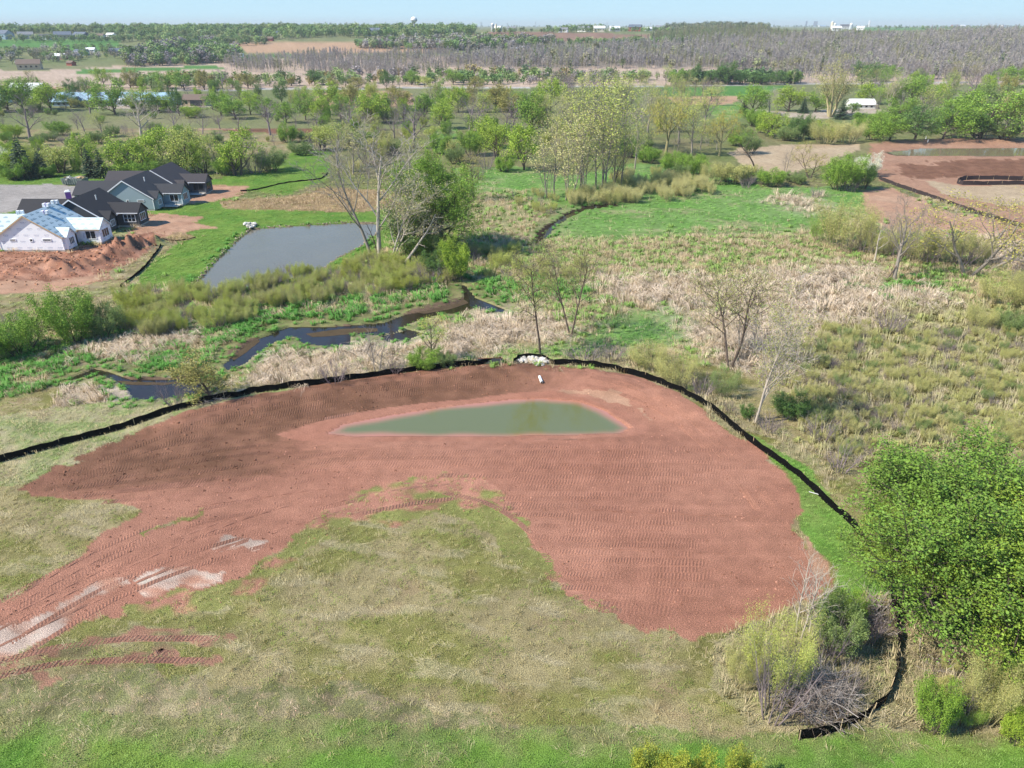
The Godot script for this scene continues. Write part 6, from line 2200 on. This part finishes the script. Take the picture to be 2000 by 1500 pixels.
# ---------------------------------------------------------------- grass, reeds, tussocks and clods
func strew() -> void:
	var forms := {
		"tuft": blade_clump(1, 18, 0.2, 0.028, 0.9, 0.24), "lawn": blade_clump(2, 18, 0.14, 0.03, 0.7, 0.26), "tussock": blade_clump(3, 46, 0.75, 0.07, 0.9, 0.42),
		"reed": blade_clump(4, 34, 1.05, 0.034, 0.9, 0.6, 0.6), "fallen": blade_clump(5, 32, 1.2, 0.036, 0.6, 0.6, 1.7), "stalk": blade_clump(6, 9, 0.95, 0.04, 0.3, 0.35), "litter": blade_clump(7, 12, 0.42, 0.019, 1.3, 0.34, 0.9),
	}
	var where := {}
	var tint := {}
	for f in ["tuft", "lawn", "tussock", "reed", "fallen", "stalk", "litter", "clod"]:
		where[f] = []
		tint[f] = []
	# cover: [form, chance, size, two tints] ...
	var plan := {
		"meadow": [["tuft", 0.5, 1.0, "7d8c46", "a89c72"], ["litter", 0.16, 0.7, "aea27a", "beb088"], ["stalk", 0.015, 0.7, "a39a72", "a89878"]],
		"lawn": [["lawn", 0.9, 1.0, "6f9440", "88a456"]], "litter": [["litter", 0.3, 0.55, "d8b898", "e6cbb0"], ["clod", 0.12, 0.7, "d0a68c", "c09478"], ["tuft", 0.42, 0.8, "8a944e", "a89c70"]],
		"verge": [["tuft", 0.85, 0.9, "77a348", "90a95c"]], "fence_grass": [["tuft", 0.6, 1.0, "8ea45c", "b3ac80"], ["litter", 0.4, 1.0, "c8bc98", "b8ac88"]],
		"wet": [["reed", 0.22, 0.8, "c6b296", "b8a684"], ["tussock", 0.30, 0.8, "7da04e", "8aa65a"], ["litter", 0.35, 1.6, "c4b294", "b8a888"], ["stalk", 0.1, 1.0, "c4b294", "9aa668"]],
		"reed": [["tuft", 0.12, 1.6, "9aa860", "b0a880"], ["reed", 0.30, 1.05, "d6c4b0", "c6b49c"], ["fallen", 0.32, 1.0, "d8c8b6", "cab8a2"], ["litter", 0.15, 1.8, "cdb9a2", "bda98e"], ["tussock", 0.05, 0.8, "8aa65a", "7d9a52"]],
		"lush": [["tuft", 0.55, 1.4, "74a34c", "8bb060"], ["litter", 0.05, 1.4, "c8bc98", "b4ac86"]],
		"patchy": [["tuft", 0.34, 0.9, "82944a", "a8a06e"], ["clod", 0.25, 0.9, "b08068", "9a6c56"], ["litter", 0.12, 0.6, "b0a27c", "bcae88"]],
		"deep": [["tussock", 0.36, 0.95, "578a3e", "6a9a4a"], ["reed", 0.15, 0.7, "ccb99e", "b8a684"], ["litter", 0.28, 1.5, "c8b798", "b8a888"]],
		"scrub": [["tuft", 0.4, 1.2, "93a060", "aba07a"], ["stalk", 0.22, 1.0, "a89c7c", "b0a486"], ["litter", 0.3, 1.4, "bdae8e", "b0a280"]],
		"thicket_floor": [["stalk", 0.3, 1.2, "aba284", "9c9c6c"], ["tussock", 0.2, 0.9, "93985c", "a8a070"], ["reed", 0.14, 0.8, "bfb094", "b0a486"], ["tuft", 0.2, 1.2, "8d9858", "a39b70"]],
		"strawy": [["litter", 0.6, 1.5, "b8a080", "c0aa88"], ["tuft", 0.3, 1.3, "9c9a66", "b09c74"]], "rough": [["tuft", 0.6, 1.3, "8f9a5c", "aca078"]], "belt": [["tuft", 0.5, 1.8, "829050", "989068"]],
		"soil": [["clod", 0.85, 1.1, "a87a66", "805c4a"]], "dark_soil": [["clod", 0.75, 1.5, "85604c", "74503f"]], "dirt": [["clod", 0.75, 2.6, "b08468", "98694f"]], "track_soil": [["clod", 0.3, 0.9, "9a6c56", "8a6450"], ["tuft", 0.16, 0.8, "93965a", "aca078"]],
		"pale_soil": [["clod", 0.25, 1.0, "c79c80", "b48a70"]], "chalk": [["clod", 0.5, 0.7, "dcc6b2", "b8967e"]],
	}
	plan["bank"] = [["tussock", 0.26, 0.65, "578a3e", "6a9a4a"], ["tuft", 0.4, 1.0, "6f9a48", "8aa65a"]]
	var clearings := []
	for q in dips.slice(1):
		for g in [[0.1, 2], [2.6, 1]]:
			var grown: PackedVector2Array = Geometry2D.offset_polygon(q[0], g[0])[0]
			clearings.append([grown, q[1].grow(4.0), g[1]])
	var pale_straw := [["litter", 1.0, 0.75, "bcae88", "ccc09a"]]
	plan["pale_straw"] = pale_straw
	var cols := {}
	for c in plan:
		for e in plan[c]:
			cols[e[3]] = srgb(e[3]); cols[e[4]] = srgb(e[4])
	var d := 25.0
	while d < 230.0:
		var cell := 0.40 if d < 62.0 else (0.5 if d < 100.0 else (0.8 if d < 150.0 else 1.25))
		var wide := d * 0.70 + 22.0
		var x := -wide
		while x < wide:
			var px := x + rng.randf() * cell
			var pd := d + rng.randf() * cell
			x += cell
			var c := cover_at(px, pd) if pd < 82.0 else cover_at(px + rng.randfn() * 1.6, pd + rng.randfn() * 2.2)
			if not plan.has(c):
				continue
			var shore := 0
			for k in clearings.size():
				if clearings[k][1].has_point(Vector2(px, pd)) and Geometry2D.is_point_in_polygon(Vector2(px, pd), clearings[k][0]):
					shore = maxi(shore, clearings[k][2])
			if shore == 2:
				continue
			if shore == 1:
				c = "bank" if rng.randf() < 0.8 else "lawn"
			var dice := rng.randf()
			var patch := noise_b.get_noise_2d(px * 1.7, pd * 1.7)
			if c == "lawn" and pd < 34.0 and (pd - 29.0) / 3.2 + 0.8 * noise_c.get_noise_2d(px * 1.2, pd * 2.0) > rng.randf():
				c = "meadow"
			if c == "wet" or c == "reed" or c == "deep" or c == "meadow":
				dice = clampf(dice + patch * 0.45, 0.0, 0.999)
			var choice: Array = plan[c]
			if (c == "meadow" or c == "fence_grass") and rng.randf() < 0.8 and noise_c.get_noise_2d(px * 1.3 + 90.0, pd * 4.0 + px * 0.6) * 0.9 > 0.2:
				choice = pale_straw
			for e in choice:
				if dice < e[1]:
					var sz: float = e[2] * rng.randf_range(0.6, 1.35) * (1.0 if d < 100.0 else 1.35)
					var y := ground_y(px, pd)
					var one: Basis
					if e[0] == "clod":
						sz *= 0.085 * (1.0 + 1.6 * pow(rng.randf(), 6.0))
						one = Basis.from_euler(Vector3(rng.randf() * 6, rng.randf() * 6, 0)).scaled(Vector3(sz, sz * 0.8, sz))
					else:
						var a := rng.randf() * TAU
						if e[0] == "reed" or e[0] == "fallen" or e[0] == "litter":
							a = 2.2 * noise_c.get_noise_2d(px * 0.5, pd * 0.5) * PI + rng.randf_range(-0.7, 0.7)
						one = Basis(Vector3.UP, a).scaled(Vector3(sz, sz * rng.randf_range(0.8, 1.2), sz))
					where[e[0]].append(Transform3D(one, Vector3(px, y - 0.01, -pd)))
					tint[e[0]].append((cols[e[3]] as Color).lerp(cols[e[4]], clampf(0.5 + patch + rng.randf_range(-0.5, 0.5), 0.0, 1.0)) * rng.randf_range(0.95, 1.35))
					break
				dice -= e[1]
		d += cell
	var words := {"tuft": "low mixed green and straw coloured grass of the meadow", "lawn": "short fresh green grass", "tussock": "dark green sedge tussocks along the creek", "reed": "standing dry pale reeds of the wet meadow", "fallen": "fallen pale reeds lying over the wet meadow", "stalk": "thin dry weed stalks", "litter": "flattened straw lying between the grass"}
	for f in forms:
		many({"tuft": "meadow_grass", "lawn": "lawn_grass", "tussock": "sedge_tussocks", "reed": "standing_reeds", "fallen": "fallen_reeds", "stalk": "weed_stalks", "litter": "flattened_straw"}[f], forms[f], where[f], tint[f], mats["blades"], words[f], "grass" if f != "reed" and f != "fallen" else "reeds")
	many("soil_clods", stone_mesh(9), where["clod"], tint["clod"], mats["clods"], "loose clods scattered over the bare red earth", "soil")
